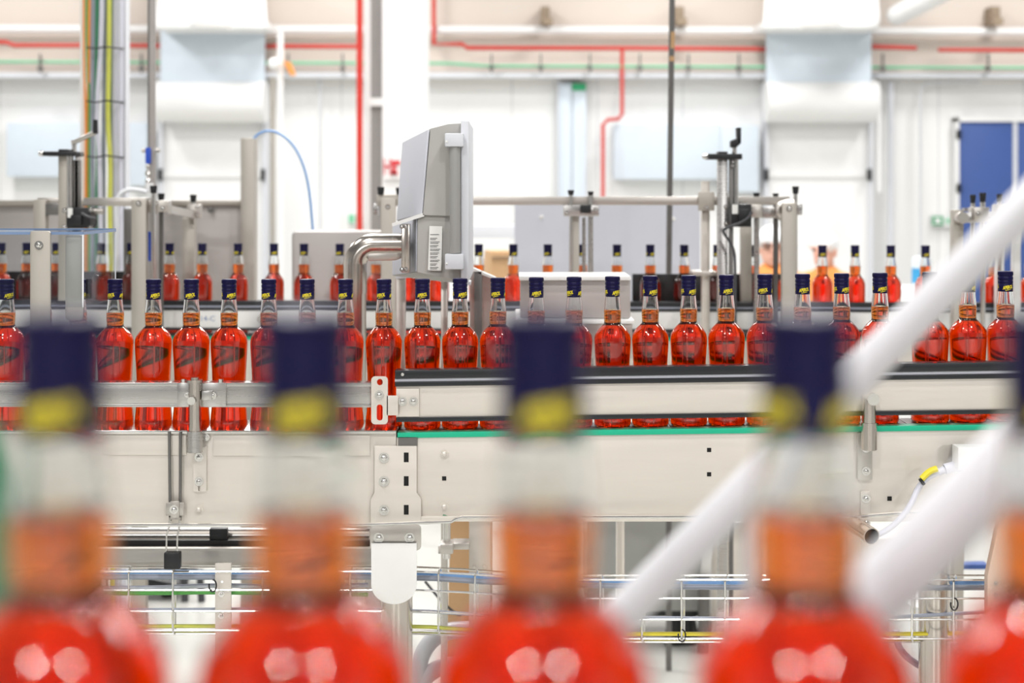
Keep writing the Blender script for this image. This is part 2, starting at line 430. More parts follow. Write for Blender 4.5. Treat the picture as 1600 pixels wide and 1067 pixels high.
# roll-up doors with housings
for x0, x1, lb in ((250, 413, 'white roll-up door left of the column under a pale blue panel'), (1198, 1362, 'white roll-up door left of the blue door')):
    d = T('door_%d' % (1 if x0 < 800 else 2), lb, 'door', 'roll-up doors in the end wall'); d['kind'] = 'structure'
    MB().pr(x0+4, x1-4, 180, 517, 19.80, 19.95).build('curtain', M['white_paint'], d)
    MB().pr(x0, x1, 47, 128, 19.36, 19.46, .02).build('header_panel', M['ice'], d, label='pale blue header panel')
    a = W(x0-2, 158, 19.5); bq = W(x1+3, 158, 19.5)
    mb = MB(); mb.cyl(a, bq, .29, seg=28); mb.build('housing', M['white_paint'], d)
    for x in (x0-3, x1-4): to_floor(MB().pr(x, x+7, 128, 520, 19.72, 19.98).build('guide', M['light_grey_paint'], d))
    MB().pr(x0+2, x1-2, 268, 277, 19.76, 19.8).build('stiffener', M['white_paint'], d)
    for x in (x0-3, x1-6): MB().pr(x, x+6, 264, 282, 19.66, 19.72).build('sensor', M['black'], d)
    finish(d)
# ventilation trunks over the doors
for x0, x1, lb in ((246, 414, 'white duct outlet over the left roll-up door'), (1196, 1372, 'white duct outlet over the right roll-up door')):
    d = T('air_duct', lb, 'duct', 'air ducts over the doors')
    MB().loft([(x0-4, 38), (x1+4, 38), (x1-2, -40), (x0+2, -40)], 18.8, [(x0-4, 38), (x1+4, 38), (x1-2, -40), (x0+2, -40)], 19.6, .02).build('hood', M['white_paint'], d)
    MB().pr(x0-2, x1+2, 32, 44, 18.7, 19.6, .02).build('flange', M['white_paint'], d)
    MB().pr((x0+x1)/2-28, (x0+x1)/2+24, 12, 44, 18.3, 18.75, .05).build('lamp_box', M['plate'], d)
    finish(d)
# wall panels
wbox(10, 132, 192, 276, 'wall_panel', M['ice'], 'pale blue wall panel left of the cable bundle', 'panel')
wbox(196, 230, 192, 290, 'wall_panel', M['ice'], 'pale blue slatted wall panel between cable bundle and valve pipe', 'panel')
wbox(960, 1126, 194, 280, 'wall_panel', M['ice'], 'wide pale blue wall panel behind the thin pole', 'panel')
wbox(1126.3, 1186, 196, 300, 'wall_panel', M['ice'], 'narrow pale blue wall panel behind the crank column', 'panel')
d = T('door_3', 'tall pale blue double door left of the red pipe drop', 'door'); d['kind'] = 'structure'
for a, b in ((871, 893.5), (894.5, 916)): to_floor(MB().pr(a, b, 130, 520, 19.84, 19.96, .01).build('leaf', M['ice'], d))
finish(d)
wbox(894, 916, 130, 141, 'exit_sign', M['sign_green'], 'small green sign over the pale blue double door', 'sign', 19.8, 19.86)
# blue double door
d = T('door_4', 'blue metal double door at the right end of the wall', 'door'); d['kind'] = 'structure'
to_floor(MB().pr(1499, 1583, 190, 517, 19.86, 19.98, .01).build('leaf', M['blue_door'], d)); to_floor(MB().pr(1590, 1690, 190, 517, 19.86, 19.98, .01).build('leaf', M['blue_door'], d))
to_floor(MB().pr(1583, 1590, 188, 518, 19.84, 19.98).build('astragal', M['light_grey_paint'], d))
mb = MB(); mb.pr(1493, 1499, 184, 518, 19.82, 19.98); to_floor(mb.build('frame', M['white_paint'], d))
MB().pr(1493, 1700, 183, 190, 19.82, 19.98).build('frame', M['white_paint'], d)
for y in (203, 287): MB().pr(1495, 1502, y, y+14, 19.8, 19.86).build('hinge', M['black'], d)
finish(d)
# exit sign on wall
d = T('exit_sign', 'green and white escape sign on the wall left of the blue door', 'sign')
MB().pr(1455, 1487, 336, 354, 19.9, 19.98).build('board', M['white_paint'], d)
mb = MB(); mb.pr(1457, 1474, 338, 352, 19.88, 19.9); mb.build('pictogram_field', M['sign_green'], d)
MB().pr(1461, 1470, 341, 349, 19.87, 19.88).build('pictogram', M['white_paint'], d)
mb = MB(); mb.pp([(1478, 345), (1484, 339), (1484, 351)], 19.88, 19.9); mb.build('arrow', M['mint'], d)
finish(d)
d = T('exit_sign', 'pale green sign low on the wall between red riser and grey trim', 'sign')
MB().pr(543, 568, 333, 350, 19.9, 19.98).build('board', M['white_paint'], d)
mb = MB(); mb.pr(545, 553, 335, 348, 19.88, 19.9); mb.pr(556, 566, 337, 347, 19.88, 19.9); mb.build('pictogram', M['mint'], d)
finish(d)
d = T('hydrant_sign', 'white sign with red letters on the column beside the monitor', 'sign')
MB().pr(599, 632, 244, 280, 11.96, 11.99).build('board', M['white_paint'], d)
mb = MB(); flat_text(mb, 'H', .20, W(605, 262, 11.95), .5); mb.build('thin_letter', M['sign_red'], d, flat=True)
mb = MB(); mb.pr(611, 625, 251, 257, 11.94, 11.96); mb.pr(613, 618, 257, 273, 11.94, 11.96); mb.pr(611, 621, 268, 273, 11.94, 11.96); mb.build('pictogram', M['sign_red'], d)
finish(d)
# pipes along the wall
def wpipe(pts, rpx, D, name, m, label, cat='pipe', group=None, smooth=0):
    o = MB().tube([W(x, y, D) for x, y in pts], rpx*D/F, 12, smooth).build(name, m)
    return finish(tag(o, label, cat, group))
wpipe([(-100, 45), (126, 45.5), (800, 47), (1700, 50)], 6.5, 19.7, 'white_pipe', M['white_paint'], 'thick white pipe along the top of the wall')
wpipe([(-100, 63), (10, 66), (22, 71), (126, 71), (560, 73)], 3.4, 19.6, 'sprinkler_pipe', M['red_paint'], 'red sprinkler pipe on the wall left of the column')
wpipe([(678, -40), (678, 69), (722, 69), (730, 75), (1000, 75.5), (1198, 77)], 3.4, 19.6, 'sprinkler_pipe', M['red_paint'], 'long red sprinkler pipe on the wall between column and right door')
wpipe([(1362, 73), (1432, 75)], 3.4, 19.6, 'sprinkler_pipe', M['red_paint'], 'short red sprinkler pipe stub right of the right door')
wpipe([(1466, 78), (1720, 79.5)], 3.2, 19.6, 'sprinkler_pipe', M['red_paint'], 'red sprinkler pipe over the blue door')
wpipe([(972, 78), (972, 178), (966, 186), (950, 187), (942, 195), (942, 518)], 3.0, 19.55, 'sprinkler_drop', M['red_paint'], 'red pipe dropping down the wall with a sideways step')
wpipe([(562, -60), (562, 657)], 5.0, 11.8, 'red_riser', M['red_paint'], 'thick red vertical pipe beside the white column')
wpipe([(-100, 96), (400, 98), (700, 99), (760, 103), (1300, 105), (1700, 106)], 2.4, 19.55, 'green_pipe', M['mint'], 'thin pale green pipe along the wall under the red pipe')
for x in (62, 220, 450, 535, 768, 845, 922, 1000, 1076, 1155, 1380, 1545):
    mb = MB(); mb.pr(x-1.2, x+1.2, 84, 114, 19.45, 19.5); mb.pr(x-4, x+4, 104, 109, 19.44, 19.52)
    k = (x in (62, 220, 450, 535))
    finish(tag(mb.build('pipe_hanger', M['dark_steel']), 'small dark hanger bracket holding the thin green wall pipe', 'bracket', 'hangers of the green pipe'))
MB_ = MB(); MB_.pr(-100, 1700, 113, 121, 19.6, 19.9); tag(MB_.build('cable_tray', M['light_grey_paint']), 'pale grey cable tray along the wall beneath the green pipe', 'cable tray')
for x in (852, 1062, 1556):
    mb = MB(); mb.pr(x-7, x+7, 10, 38, 19.6, 19.9); mb.pr(x-4, x+12, 28, 38, 19.4, 19.6)
    lb = {852: 'left of the thin pole', 1062: 'right of the thin pole', 1556: 'above the blue door'}[x]
    finish(tag(mb.build('wall_bracket', M['brown']), 'brown bracket on the beige wall band, ' + lb, 'bracket'))
o = MB().cyl(W(1402, 24, 19), W(1500, -30, 16), .14, seg=20).build('slanting_duct', M['white_paint']); finish(tag(o, 'white slanting tube at the top right by the duct', 'duct'))
for x, y0, r, lb in ((500, 124, 2.2, 'thin grey conduit on the wall between left door and red riser'), (872, 118, 1.2, 'thin grey conduit at the edge of the pale blue double door'), (1392, 128, 5, 'grey vertical conduit on the wall right of the right door')):
    wpipe([(x, y0), (x, 520)], r, 19.8, 'conduit', M['light_grey_paint'], lb)
wpipe([(1362, 130), (1372, 132), (1374, 142), (1374, 300)], 3, 19.3, 'conduit', M['white_paint'], 'white bent conduit hugging the right roll-up door')
wpipe([(1530, 128), (1450, 130), (1440, 136), (1438, 150), (1438, 520)], 2, 19.8, 'conduit', M['light_grey_paint'], 'thin grey conduit with a bend, left of the blue door')
wpipe([(438, 50), (438, 541)], 5, 17.5, 'white_standpipe', M['white_paint'], 'white vertical pipe right of the left roll-up door')
wpipe([(426, 120), (426, 534)], 4, 18, 'grey_standpipe', M['warm'], 'grey vertical pipe right of the left roll-up door')
mb = MB(); mb.ball(W(428, 100, 17.4), .075); finish(tag(mb.build('pipe_fitting', M['white_paint']), 'white round fitting on the pipe by the left door', 'fitting'))
mb = MB(); mb.pp([(442, 95), (453, 97), (460, 116), (454, 118)], 17.36, 17.5); finish(tag(mb.build('valve_lever', M['c_orange']), 'small orange lever beside the white standpipe', 'lever'))

# ================================================================ middle conveyor, straight part
def parts(pairs): pass
cv = T('bottle_conveyor', 'steel conveyor section on the left with plain rail and beige side panel', 'conveyor', 'conveyor sections')
mb = MB(); mb.pr(-600, 619, 676, 818, 2.778, 2.79, .0008); mb.build('side_panel', M['panel'], cv)
MB().pr(-600, 619, 672.5, 677.5, 2.770, 2.90, .001).build('track_edge', M['bright'], cv)
zb = Z(670, DM)
mb = MB(); k = 0
for px in range(-600, 619, 20):
    mb.box(X(px, DM), X(px+19.2, DM), 2.80, 2.90, zb-.008, zb, .001)
mb.build('chain_belt', M['belt'], cv)
MB().pr(-600, 619, 676, 818, 2.915, 2.925).build('panel_sheet', M['panel'], cv)
MB().pr(160, 291, 680, 711, 2.7755, 2.778, .0004).build('cover_strip', M['panel'], cv)
MB().pr(333, 578, 680, 712, 2.7755, 2.778, .0004).build('cover_strip', M['panel'], cv)
# guide rail
mb = MB(); mb.pp([(-600, 600), (583, 601), (583, 636), (-600, 634)], 2.772, 2.80, .0008)
mb.pp([(-600, 597), (583, 598), (583, 604), (-600, 602.5)], 2.768, 2.80, .0008); mb.pp([(-600, 630), (583, 632), (583, 636.5), (-600, 635)], 2.769, 2.80, .0008)
rail = mb.build('guide_rail', M['rail'], cv)
mb = MB(); mb.plate(rr(580, 606, 588, 663, 6) , [rr(588.5, 598, 632, 657, 4.5), rr(589, 598, 592, 602, 4.4)], 2.757, 2.7595)
sb = mb.build('slotted_bracket', M['panel'], cv)
mb = MB(); mb.pr(604, 622, 618, 649, 2.757, 2.7595, .0005); mb.build('tie_plate', M['panel'], sb)
MB().bolt(592.5, 617, 2.757, 6).build('bolt', M['bright'], sb)
# round post with clamp
post = MB().cyl(W(304.5, 706, 2.755), W(304.5, 594, 2.755), .0118).build('clamp_post', M['tube'], cv)
MB().cyl(W(304.5, 706, 2.755), W(304.5, 673, 2.755), .0148).build('sleeve', M['rail'], post)
mb = MB(); mb.cyl(W(304.5, 597, 2.755), W(304.5, 593, 2.755), .0155); mb.cyl(W(304.5, 593, 2.755), W(304.5, 589.5, 2.755), .008); mb.build('post_cap', M['tube'], post)
c0 = W(301, 625, 2.745); MB().cyl(c0 + Vector((0, .006, 0)), c0 + Vector((0, -.012, 0)), .0085, .0078).build('clamp_knob', M['bright'], post)
for x0, x1, n in ((277, 297, 'l'), (314, 353, 'r')):
    blk = MB().pr(x0, x1, 598, 636, 2.762, 2.772, .001).build('clamp_block', M['rail'], cv)
    bx = (287, 345)[n == 'r']
    MB().cyl(W(bx, 598.5, 2.767), W(bx, 592, 2.767), .0055, seg=6).build('bolt', M['bright'], blk)
mb = MB(); mb.pr(315, 331, 611, 625, 2.752, 2.762, .001); mb.build('slot_link', M['rail'], cv)
MB().bolt(332, 618, 2.760, 5.5).build('bolt', M['bright'], cv)
MB().bolt(293, 617, 2.760, 4).build('bolt', M['bright'], cv)
bk = MB().plate(rr(302, 322.5, 698, 768, 2), [rr(309.5, 313, 757, 769.9 - 2.5, 1.5)], 2.772, 2.778).build('post_bracket', M['panel'], cv)
for y in (714, 752): MB().bolt(311, y, 2.772, 6).build('bolt', M['bright'], bk)
MB().bolt(311, 796, 2.778, 6).build('bolt', M['panel'], cv)
MB().bolt(322, 683, 2.772, 5).build('bolt', M['bright'], bk)
# twin rods with strap clamp and hanging lock
mb = MB()
for x in (264.5, 282): mb.cyl(W(x, 674, 2.768), W(x + (1.5 if x < 270 else -.5), 813, 2.768), .0028, seg=10)
rods = mb.build('twin_rod', M['dark_steel'], cv)
mb = MB(); mb.pr(259, 287, 785, 806, 2.760, 2.766, .002); mb.pr(266, 280, 783, 812, 2.757, 2.760, .001); st = mb.build('rod_clamp', M['steel'], rods)
MB().bolt(272, 796, 2.757, 6).build('bolt', M['bright'], rods)
# lower members
MB().cyl(W(-600, 835, 3.0), W(578, 836, 3.0), .0155, seg=24).build('drive_shaft', M['rail'], cv)
MB().pp([(-600, 843), (160, 844), (578, 845), (578, 858), (-600, 858)], 2.955, 2.965).build('chain_guard', M['black'], cv)
MB().pr(327, 355, 826, 851, 2.96, 2.975, .002).build('shaft_collar', M['black'], cv)
mb = MB(); mb.pr(-600, 584, 858, 884, 2.93, 3.0, .001); mb.pr(-600, 584, 857, 861, 2.925, 2.94); mb.build('beam', M['panel'], cv)
hb = MB().pr(336, 361, 880, 1030, 2.80, 2.806, .0008).build('hanger_strap', M['panel'], cv)
for y, mm in ((909, 'hole'), (928, 'bright'), (962, 'bright')):
    if mm == 'hole': MB().cyl(W(347, y, 2.80), W(347, y, 2.799), .0025).build('hole', M['white_paint'], hb)
    else: MB().bolt(346, y, 2.80, 4).build('bolt', M['bright'], hb)
# joint bracket and leg
jb = MB().pp([(585, 697), (651, 697), (651, 770), (658, 780), (658, 818), (579, 818), (579, 780), (585, 770)], 2.768, 2.776, .001).build('joint_plate', M['panel'], cv)
for y in (715, 752, 797):
    MB().bolt(600, y, 2.768, 7).build('bolt', M['bright'], jb)
    MB().pr(631, 638.5, y-8, y+7, 2.7675, 2.769).build('slot', M['hole'], jb)
tg = MB().pp(rr(578, 658, 820, 860, 7), 2.762, 2.767, .0008).build('leg_flange', M['steel'], cv)
for x in (592, 640): MB().bolt(x, 840, 2.762, 7).build('bolt', M['bright'], tg)
half = [(580, 849), (651, 849), (651, 916)] + [(615.5 + 35.5*math.cos(t), 914 + 30*math.sin(t)) for t in [math.radians(a) for a in range(8, 180, 12)]] + [(580, 916)]
MB().pp(half, 2.752, 2.757, .001).build('leg_tongue', M['plate'], cv, label='white rounded tongue plate')
lg = MB().cyl(Vector((X(620, 2.80), 2.80, .02)), W(620, 850, 2.80), .031, seg=28).build('leg', M['tube'], cv)
for x in (-60, -560): MB().cyl(Vector((X(x, 2.85), 2.85, .02)), W(x, 850, 2.85), .031, seg=24).build('leg', M['tube'], cv)
mb = MB(); mb.cyl((X(620, 2.80), 2.80, 0), (X(620, 2.80), 2.80, .03), .055); mb.build('foot', M['black'], lg)
finish(cv)
pl = T('padlock', 'black square padlock hanging on two steel wires under the left conveyor', 'padlock')
MB().pr(255.5, 280.5, 864, 890, 2.752, 2.772, .003).build('body', M['black'], pl)
mb = MB()
mb.tube([W(260, 864, 2.762), W(260, 838, 2.762), W(264, 824, 2.764), W(265.5, 808, 2.764)], .0018, 8); mb.tube([W(276.5, 864, 2.762), W(277, 838, 2.762), W(280, 824, 2.764), W(281, 808, 2.764)], .0018, 8)
mb.build('shackle', M['bright'], pl); finish(pl)
# long thin rod in front of both panels
o = MB().tube([W(-600, 820, 2.74), W(560, 820, 2.74), W(705, 815, 2.74), W(712, 811, 2.74), W(722, 808, 2.74), W(1340, 807, 2.74), W(1420, 801, 2.74), W(2390, 798, 2.74)], .0032, 8).build('tie_rod', M['bright'])
finish(tag(o, 'long thin steel rod running along the lower edge of the conveyor panels', 'rod'))

# ================================================================ middle conveyor, climbing part
cr = T('bottle_conveyor', 'steel conveyor section on the right with green strip and black-edged guide', 'conveyor', 'conveyor sections')
XR = 2400
def sl(x0, x1, y0, y1):      # strip given at x = 620, following the climb
    f = lambda x, y: y - (x-620)*.0136
    return [(x0, f(x0, y0)), (x1, f(x1, y0)), (x1, f(x1, y1)), (x0, f(x0, y1))]
MB().pp([(620, 684), (XR, 684-(XR-620)*.0136), (XR, 814), (620, 814)], 2.776, 2.788, .0008).build('side_panel', M['panel'], cr)
MB().pp([(620, 684), (XR, 684-(XR-620)*.0136), (XR, 814), (620, 814)], 2.915, 2.925).build('panel_sheet', M['panel'], cr)
MB().pr(658, XR, 807, 815, 2.768, 2.78, .001).build('panel_lip', M['panel'], cr)
MB().pp(sl(621, XR, 676, 684.5), 2.772, 2.80, .0008).build('wear_strip', M['green'], cr, label='green plastic wear strip')
mb = MB()
for i in range(92):
    px = 622 + i*19.3
    q = [W(x, 670 + lift(x), DM) for x in (px, px+18.4)]
    mb.poly([(q[0].x, 2.80, q[0].z), (q[1].x, 2.80, q[1].z), (q[1].x, 2.80, q[1].z-.008), (q[0].x, 2.80, q[0].z-.008)], (0, .10, 0), .0008)
mb.build('chain_belt', M['belt'], cr)
MB().pr(622, 652, 683, 697, 2.772, 2.776).build('end_shadow_plate', M['dark_steel'], cr)  # dark plate stands in for the shade at the section end
gp = MB().pp(sl(619, XR, 603, 653), 2.770, 2.776, .0006).build('guide_panel', M['panel'], cr)
mb = MB(); mb.pp(sl(617, XR, 578.5, 592), 2.764, 2.795, .001); mb.pp(sl(617, XR, 596.5, 604), 2.764, 2.795, .001); mb.pp(sl(617, XR, 590, 598), 2.770, 2.795)
gpr = mb.build('guide_profile', M['black_gloss'], cr)
MB().pp(sl(617, XR, 592, 596.5), 2.767, 2.771).build('groove_highlight', M['lavender'], gpr)  # pale strip paints a highlight along the groove
MB().pp(sl(619, XR, 652.5, 659.5), 2.766, 2.795, .001).build('edge_profile', M['black_gloss'], cr)
ep = MB().pr(619, 655, 607, 651, 2.766, 2.770, .0005).build('end_plate', M['panel'], gp)
for x in (629, 646): MB().bolt(x, 627, 2.766, 6).build('bolt', M['bright'], gp)
MB().bolt(629, 585, 2.764, 2.2).build('bolt', M['bright'], gpr)
for y in (709, 791): MB().bolt(694, y, 2.776, 6).build('bolt', M['panel'], cr)
for x, y, s in ((694, 747.5, 3.3), (1108, 703, 3.3), (1108, 741, 3.3), (1390, 779, 3.5)): MB().pr(x-s, x+s, y-s, y+s, 2.7755, 2.777).build('square_hole', M['hole'], cr)
MB().cyl(W(695, 806, 2.776), W(695, 806, 2.7755), .0042).build('dot_sticker', M['c_dgreen'], cr, label='green dot sticker')
post = MB().cyl(W(1358, 703, 2.745), W(1358, 622, 2.745), .0125).build('clamp_post', M['tube'], cr)
MB().cyl(W(1358, 702, 2.745), W(1358, 660, 2.745), .015).build('sleeve', M['tube'], post)
c0 = W(1361, 622, 2.742); MB().cyl(c0 + Vector((0, .02, 0)), c0 + Vector((0, -.02, 0)), .0115).build('clamp_knob', M['bright'], post)
bk = MB().pp(rr(1340, 1363, 676, 750, 2), 2.768, 2.776, .0006).build('post_bracket', M['steel'], cr)
for y in (700, 736): MB().bolt(1353, y, 2.768, 6).build('bolt', M['bright'], bk)
bk = MB().pr(1345, 1360, 768, 822, 2.770, 2.776, .0006).build('bracket', M['panel'], cr)
for y in (779, 816): MB().bolt(1353, y, 2.770, 6).build('bolt', M['bright'], bk)
for x in (1460,): MB().cyl(Vector((X(x, 2.86), 2.86, 0)), W(x, 820, 2.86), .031, seg=24).build('leg', M['tube'], cr)
for x in (1700, 2340): MB().cyl(Vector((X(x, 2.80), 2.80, 0)), W(x, 815, 2.80), .031, seg=24).build('leg', M['tube'], cr)
finish(cr)
# sensor, cable and conduit on the right
sn = T('sensor_box', 'white sensor box on the right conveyor panel with a plug', 'sensor')
MB().pr(1497, 1550, 699, 735, 2.70, 2.74, .003).build('housing', M['plate'], sn); MB().pr(1494, 1550, 698, 737, 2.74, 2.77, .002).build('back_plate', M['black'], sn)
mb = MB(); mb.cyl(W(1498, 727, 2.73), W(1476, 733, 2.73), .010); mb.cyl(W(1476, 733, 2.73), W(1466, 738, 2.73), .007); mb.build('plug', M['c_lgrey'], sn); finish(sn)
cb = T('sensor_cable', 'light grey sensor cable with yellow marker looping into a short tube', 'cable')
MB().tube([W(1468, 737, 2.73), W(1450, 745, 2.73), W(1435, 760, 2.73), W(1422, 792, 2.72), W(1400, 818, 2.715), W(1380, 832, 2.71), W(1364, 838, 2.715), W(1348, 832, 2.75)], .0055, 10, 2).build('cord', M['c_lgrey'], cb)
MB().tube([W(1464, 732, 2.722), W(1452, 736, 2.722), W(1440, 748, 2.722)], .0062, 8, 1).build('marker_sleeve', M['c_yellow'], cb, label='yellow marker sleeve')
mb = MB(); mb.tube([W(1437, 748, 2.72), W(1444, 757, 2.72)], .0035, 6); mb.build('cable_tie', M['black'], cb); finish(cb)
tb = T('conduit_tube', 'short open steel tube end pointing right under the conveyor panel', 'tube')
a, b2 = W(1322, 812, 2.80), W(1362, 838, 2.70)
mb = MB(); mb.cyl(a, b2, .0165, seg=24, hollow=True); mb.cyl(b2, a, .0145, seg=24, hollow=True); mb.cyl(a, a+(b2-a)*.05, .0165, seg=24)
dr = (b2-a).normalized(); q = dr.to_track_quat('Z', 'Y'); R0 = []; R1 = []
for k in range(24):
    v = q @ Vector((math.cos(2*PI*k/24), math.sin(2*PI*k/24), 0)); R0.append(mb.bm.verts.new(b2 + v*.0165)); R1.append(mb.bm.verts.new(b2 + v*.0145))
for k in range(24): mb.bm.faces.new([R0[k], R0[(k+1) % 24], R1[(k+1) % 24], R1[k]])
mb.build('pipe', M['tube'], tb); MB().cyl(b2 - dr*.006, b2 - dr*.004, .0144, seg=20).build('inside', M['hole'], tb); finish(tb)  # black disc near the mouth stands in for the tube's dark interior

# ================================================================ wire tray and its cables
def ty(px): 
    t = min(1, max(0, (px-640)/260.0)); return 13*t*t*(3-2*t)
def trun(x0, x1, y, n=24): return [(x0 + (x1-x0)*k/n, y + ty(x0 + (x1-x0)*k/n)) for k in range(n+1)]
tr = T('wire_cable_tray', 'bright wire basket tray running under the middle conveyors', 'cable tray')
mb = MB(); XT0, XT1 = -100, 1548
for y, D in ((893, 2.80), (922, 2.80), (955, 2.80), (985, 2.80), (886, 2.92), (990, 2.92), (988, 2.86)):
    mb.tube([W(x, yy, D) for x, yy in trun(XT0, XT1, y)], .0021, 6)
mb.build('long_wire', M['bright'], tr)
for x in (70, 135, 201, 270, 410, 480, 547, 685, 742, 808, 873, 938, 1003, 1065, 1133, 1198, 1262, 1330, 1425, 1490):
    mb = MB(); o = ty(x)
    mb.tube([W(x+3, 886+o, 2.86), W(x+1, 891+o, 2.802), W(x, 896+o, 2.7965), W(x, 985+o, 2.7965), W(x+2, 990+o, 2.806), W(x+4, 991+o, 2.92), W(x+4, 886+o, 2.924)], .0021, 6)
    mb.build('cross_wire', M['bright'], tr)
finish(tr)
def traycable(name, m, label, pts, D, r, smooth=1):
    o = MB().tube([W(x, y + ty(x), D) for x, y in pts], r*D/F, 10, smooth).build(name, m); return finish(tag(o, label, 'cable', 'cables lying in the wire tray'))
traycable('tray_cable', M['c_blue'], 'pale blue cable on the top wires of the tray', [(-100, 896), (240, 894), (420, 895), (600, 894), (760, 896), (1000, 897), (1300, 898), (1545, 896)], 2.85, 4.0)
traycable('tray_cable', M['c_grey'], 'grey cable along the top of the tray under the pale blue one', [(-100, 903), (200, 901), (430, 902), (640, 901), (800, 903), (1100, 905), (1545, 905)], 2.83, 4.2)
traycable('tray_cable', M['c_blue'], 'second blue cable high in the tray right of the leg', [(640, 898), (760, 893), (900, 899), (1150, 893), (1545, 899)], 2.90, 3.6)
traycable('tray_cable', M['c_lgrey'], 'light lavender cable left of the leg above the green cable', [(-100, 921), (230, 919), (340, 914), (430, 917), (575, 914)], 2.84, 3.6)
traycable('tray_cable', M['c_green'], 'green cable in the tray left of the leg', [(-100, 928), (240, 927), (330, 925), (420, 927), (575, 929)], 2.82, 3.2)
traycable('tray_cable', M['c_grey'], 'thin dark grey cable lying halfway down the tray', [(-100, 953), (240, 953), (420, 951), (640, 953), (800, 955), (1100, 953), (1330, 955), (1430, 949), (1545, 943)], 2.83, 2.8)
traycable('tray_cable', M['c_lime'], 'yellow-green cable at the bottom of the tray left of the middle', [(-100, 982), (240, 978), (420, 978), (640, 977), (780, 980), (860, 978)], 2.84, 3.0)
traycable('tray_cable', M['c_yellow'], 'yellow cable at the bottom of the tray on the right', [(862, 980), (1000, 977), (1190, 978), (1340, 978), (1545, 976)], 2.84, 3.2)
# ties round the cables
for x, y, lb in ((333, 914, 'black cable tie round cables beside the hanging strap'), (1065, 979, 'black cable tie round the yellow cable below the handrail'), (1490, 930, 'black cable tie on a tray wire at the right')):
    p = W(x, y + ty(x), 2.79); mb = MB(); mb.tube([p + Vector((.012*math.sin(t)*.6, -.004, .012*math.cos(t))) for t in [k*2*PI/12*.8 for k in range(13)]], .0016, 6)
    finish(tag(mb.build('cable_tie', M['black']), lb, 'cable tie'))
o = MB().tube([W(1400, 985, 2.9), W(1402, 1010, 2.9), W(1425, 1035, 2.9), W(1470, 1055, 2.9), W(1540, 1075, 2.9)], .007, 8, 2).build('sagging_cable', M['c_grey']); finish(tag(o, 'grey cables sagging below the tray at the lower right', 'cable'))

# ================================================================ things under the conveyors
def floorbox(x0, x1, y0, D0, D1, m, name, label, cat, b=.004, z0=0.0, group=None):
    mb = MB(); mb.box(X(x0, D0), X(x1, D0), D0, D1, z0, Z(y0, D0), b)
    return finish(tag(mb.build(name, m), label, cat, group))
cab = T('machine_cabinet', 'grey machine cabinet on black feet under the right conveyor', 'cabinet')
zc = Z(955, 5.95)
MB().box(X(915, 5.95), X(1096, 5.95), 5.95, 6.3, zc, zc+.52, .006).build('body', M['cab_grey'], cab)
MB().box(X(985, 5.95), X(1100, 5.95), 5.96, 6.29, zc-.025, zc).build('base_plate', M['black'], cab)
for x in (1055, 1075): MB().cyl(Vector((X(x, 6.0), 6.0, 0)), Vector((X(x, 6.0), 6.0, zc-.025)), .05, .03).build('foot', M['black'], cab)
for x in (935, 950): MB().cyl(Vector((X(x, 6.2), 6.2, 0)), Vector((X(x, 6.2), 6.2, zc)), .05, .03).build('foot', M['black'], cab)
MB().box(X(1096, 5.9), X(1112, 5.9), 5.9, 5.95, zc+.01, zc+.5).build('door_edge', M['plate'], cab)
finish(cab)
floorbox(1112, 1190, 814, 6.0, 6.25, M['panel'], 'steel_locker', 'beige steel locker standing right of the grey machine cabinet', 'locker')
mb = MB(); mb.cyl((X(1100, 5.87), 5.87, 0), W(1100, 900, 5.87), .025); finish(tag(mb.build('cable_pole', M['dark_steel']), 'dark pole with loose black cables beside the grey cabinet', 'pole'))
# brown carton stack leaning, with grey post in front
ct = T('tall_carton', 'tall brown carton leaning behind the grey post under the conveyor', 'carton')
mb = MB(); mb.poly([(X(690, 4.2), 4.2, 0.0), (X(727, 4.2), 4.2, 0), (X(741, 4.2), 4.2, Z(800, 4.2)), (X(704, 4.2), 4.2, Z(800, 4.2))], (0, .3, 0), .003); mb.build('box', M['card'], ct)
mb = MB(); mb.tube([W(664, 908, 4.15), W(690, 940, 4.14), (X(716, 4.14), 4.14, Z(962, 4.14)), W(722, 960, 4.15)], .004, 6, 2); mb.build('strap', M['c_dark'], ct); finish(ct)
gp = T('support_post', 'grey steel support post with two bolts right of the leaning carton', 'post')
MB().box(X(733, 3.3), X(766, 3.3), 3.3, 3.36, 0, Z(800, 3.3), .002).build('column', M['panel'], gp)
for x in (741, 757): MB().bolt(x, 886, 3.3, 4.5).build('bolt', M['panel'], gp)
finish(gp)
ck = T('rod_clamp', 'steel rod clamp with a downward rod beside the leaning carton', 'clamp')
mb = MB(); mb.cyl(W(698, 814, 3.28), W(698, 872, 3.28), .009); mb.build('rod', M['bright'], ck)
mb = MB(); mb.pr(688, 708, 850, 866, 3.25, 3.30, .003); mb.pr(706, 733, 849, 859, 3.27, 3.32, .002); mb.cyl(W(685, 858, 3.27), W(690, 858, 3.27), .010); mb.build('clamp_body', M['steel'], ck); finish(ck)
hr = T('bent_tube_frame', 'pair of bent grey tubes at the bottom behind the leg', 'frame')
for y0, y1, x in ((980, 992, 652), (1035, 1045, 646)):
    MB().tube([(X(x, 3.7), 3.7, 0), W(x, y1+60, 3.7), W(x+10, y1+20, 3.7), W(x+40, y0+6, 3.7), W(x+80, y0+4, 3.7), W(850, y0+4, 3.7)], .022, 14, 3).build('tube', M['white_pipe'], hr)
finish(hr)
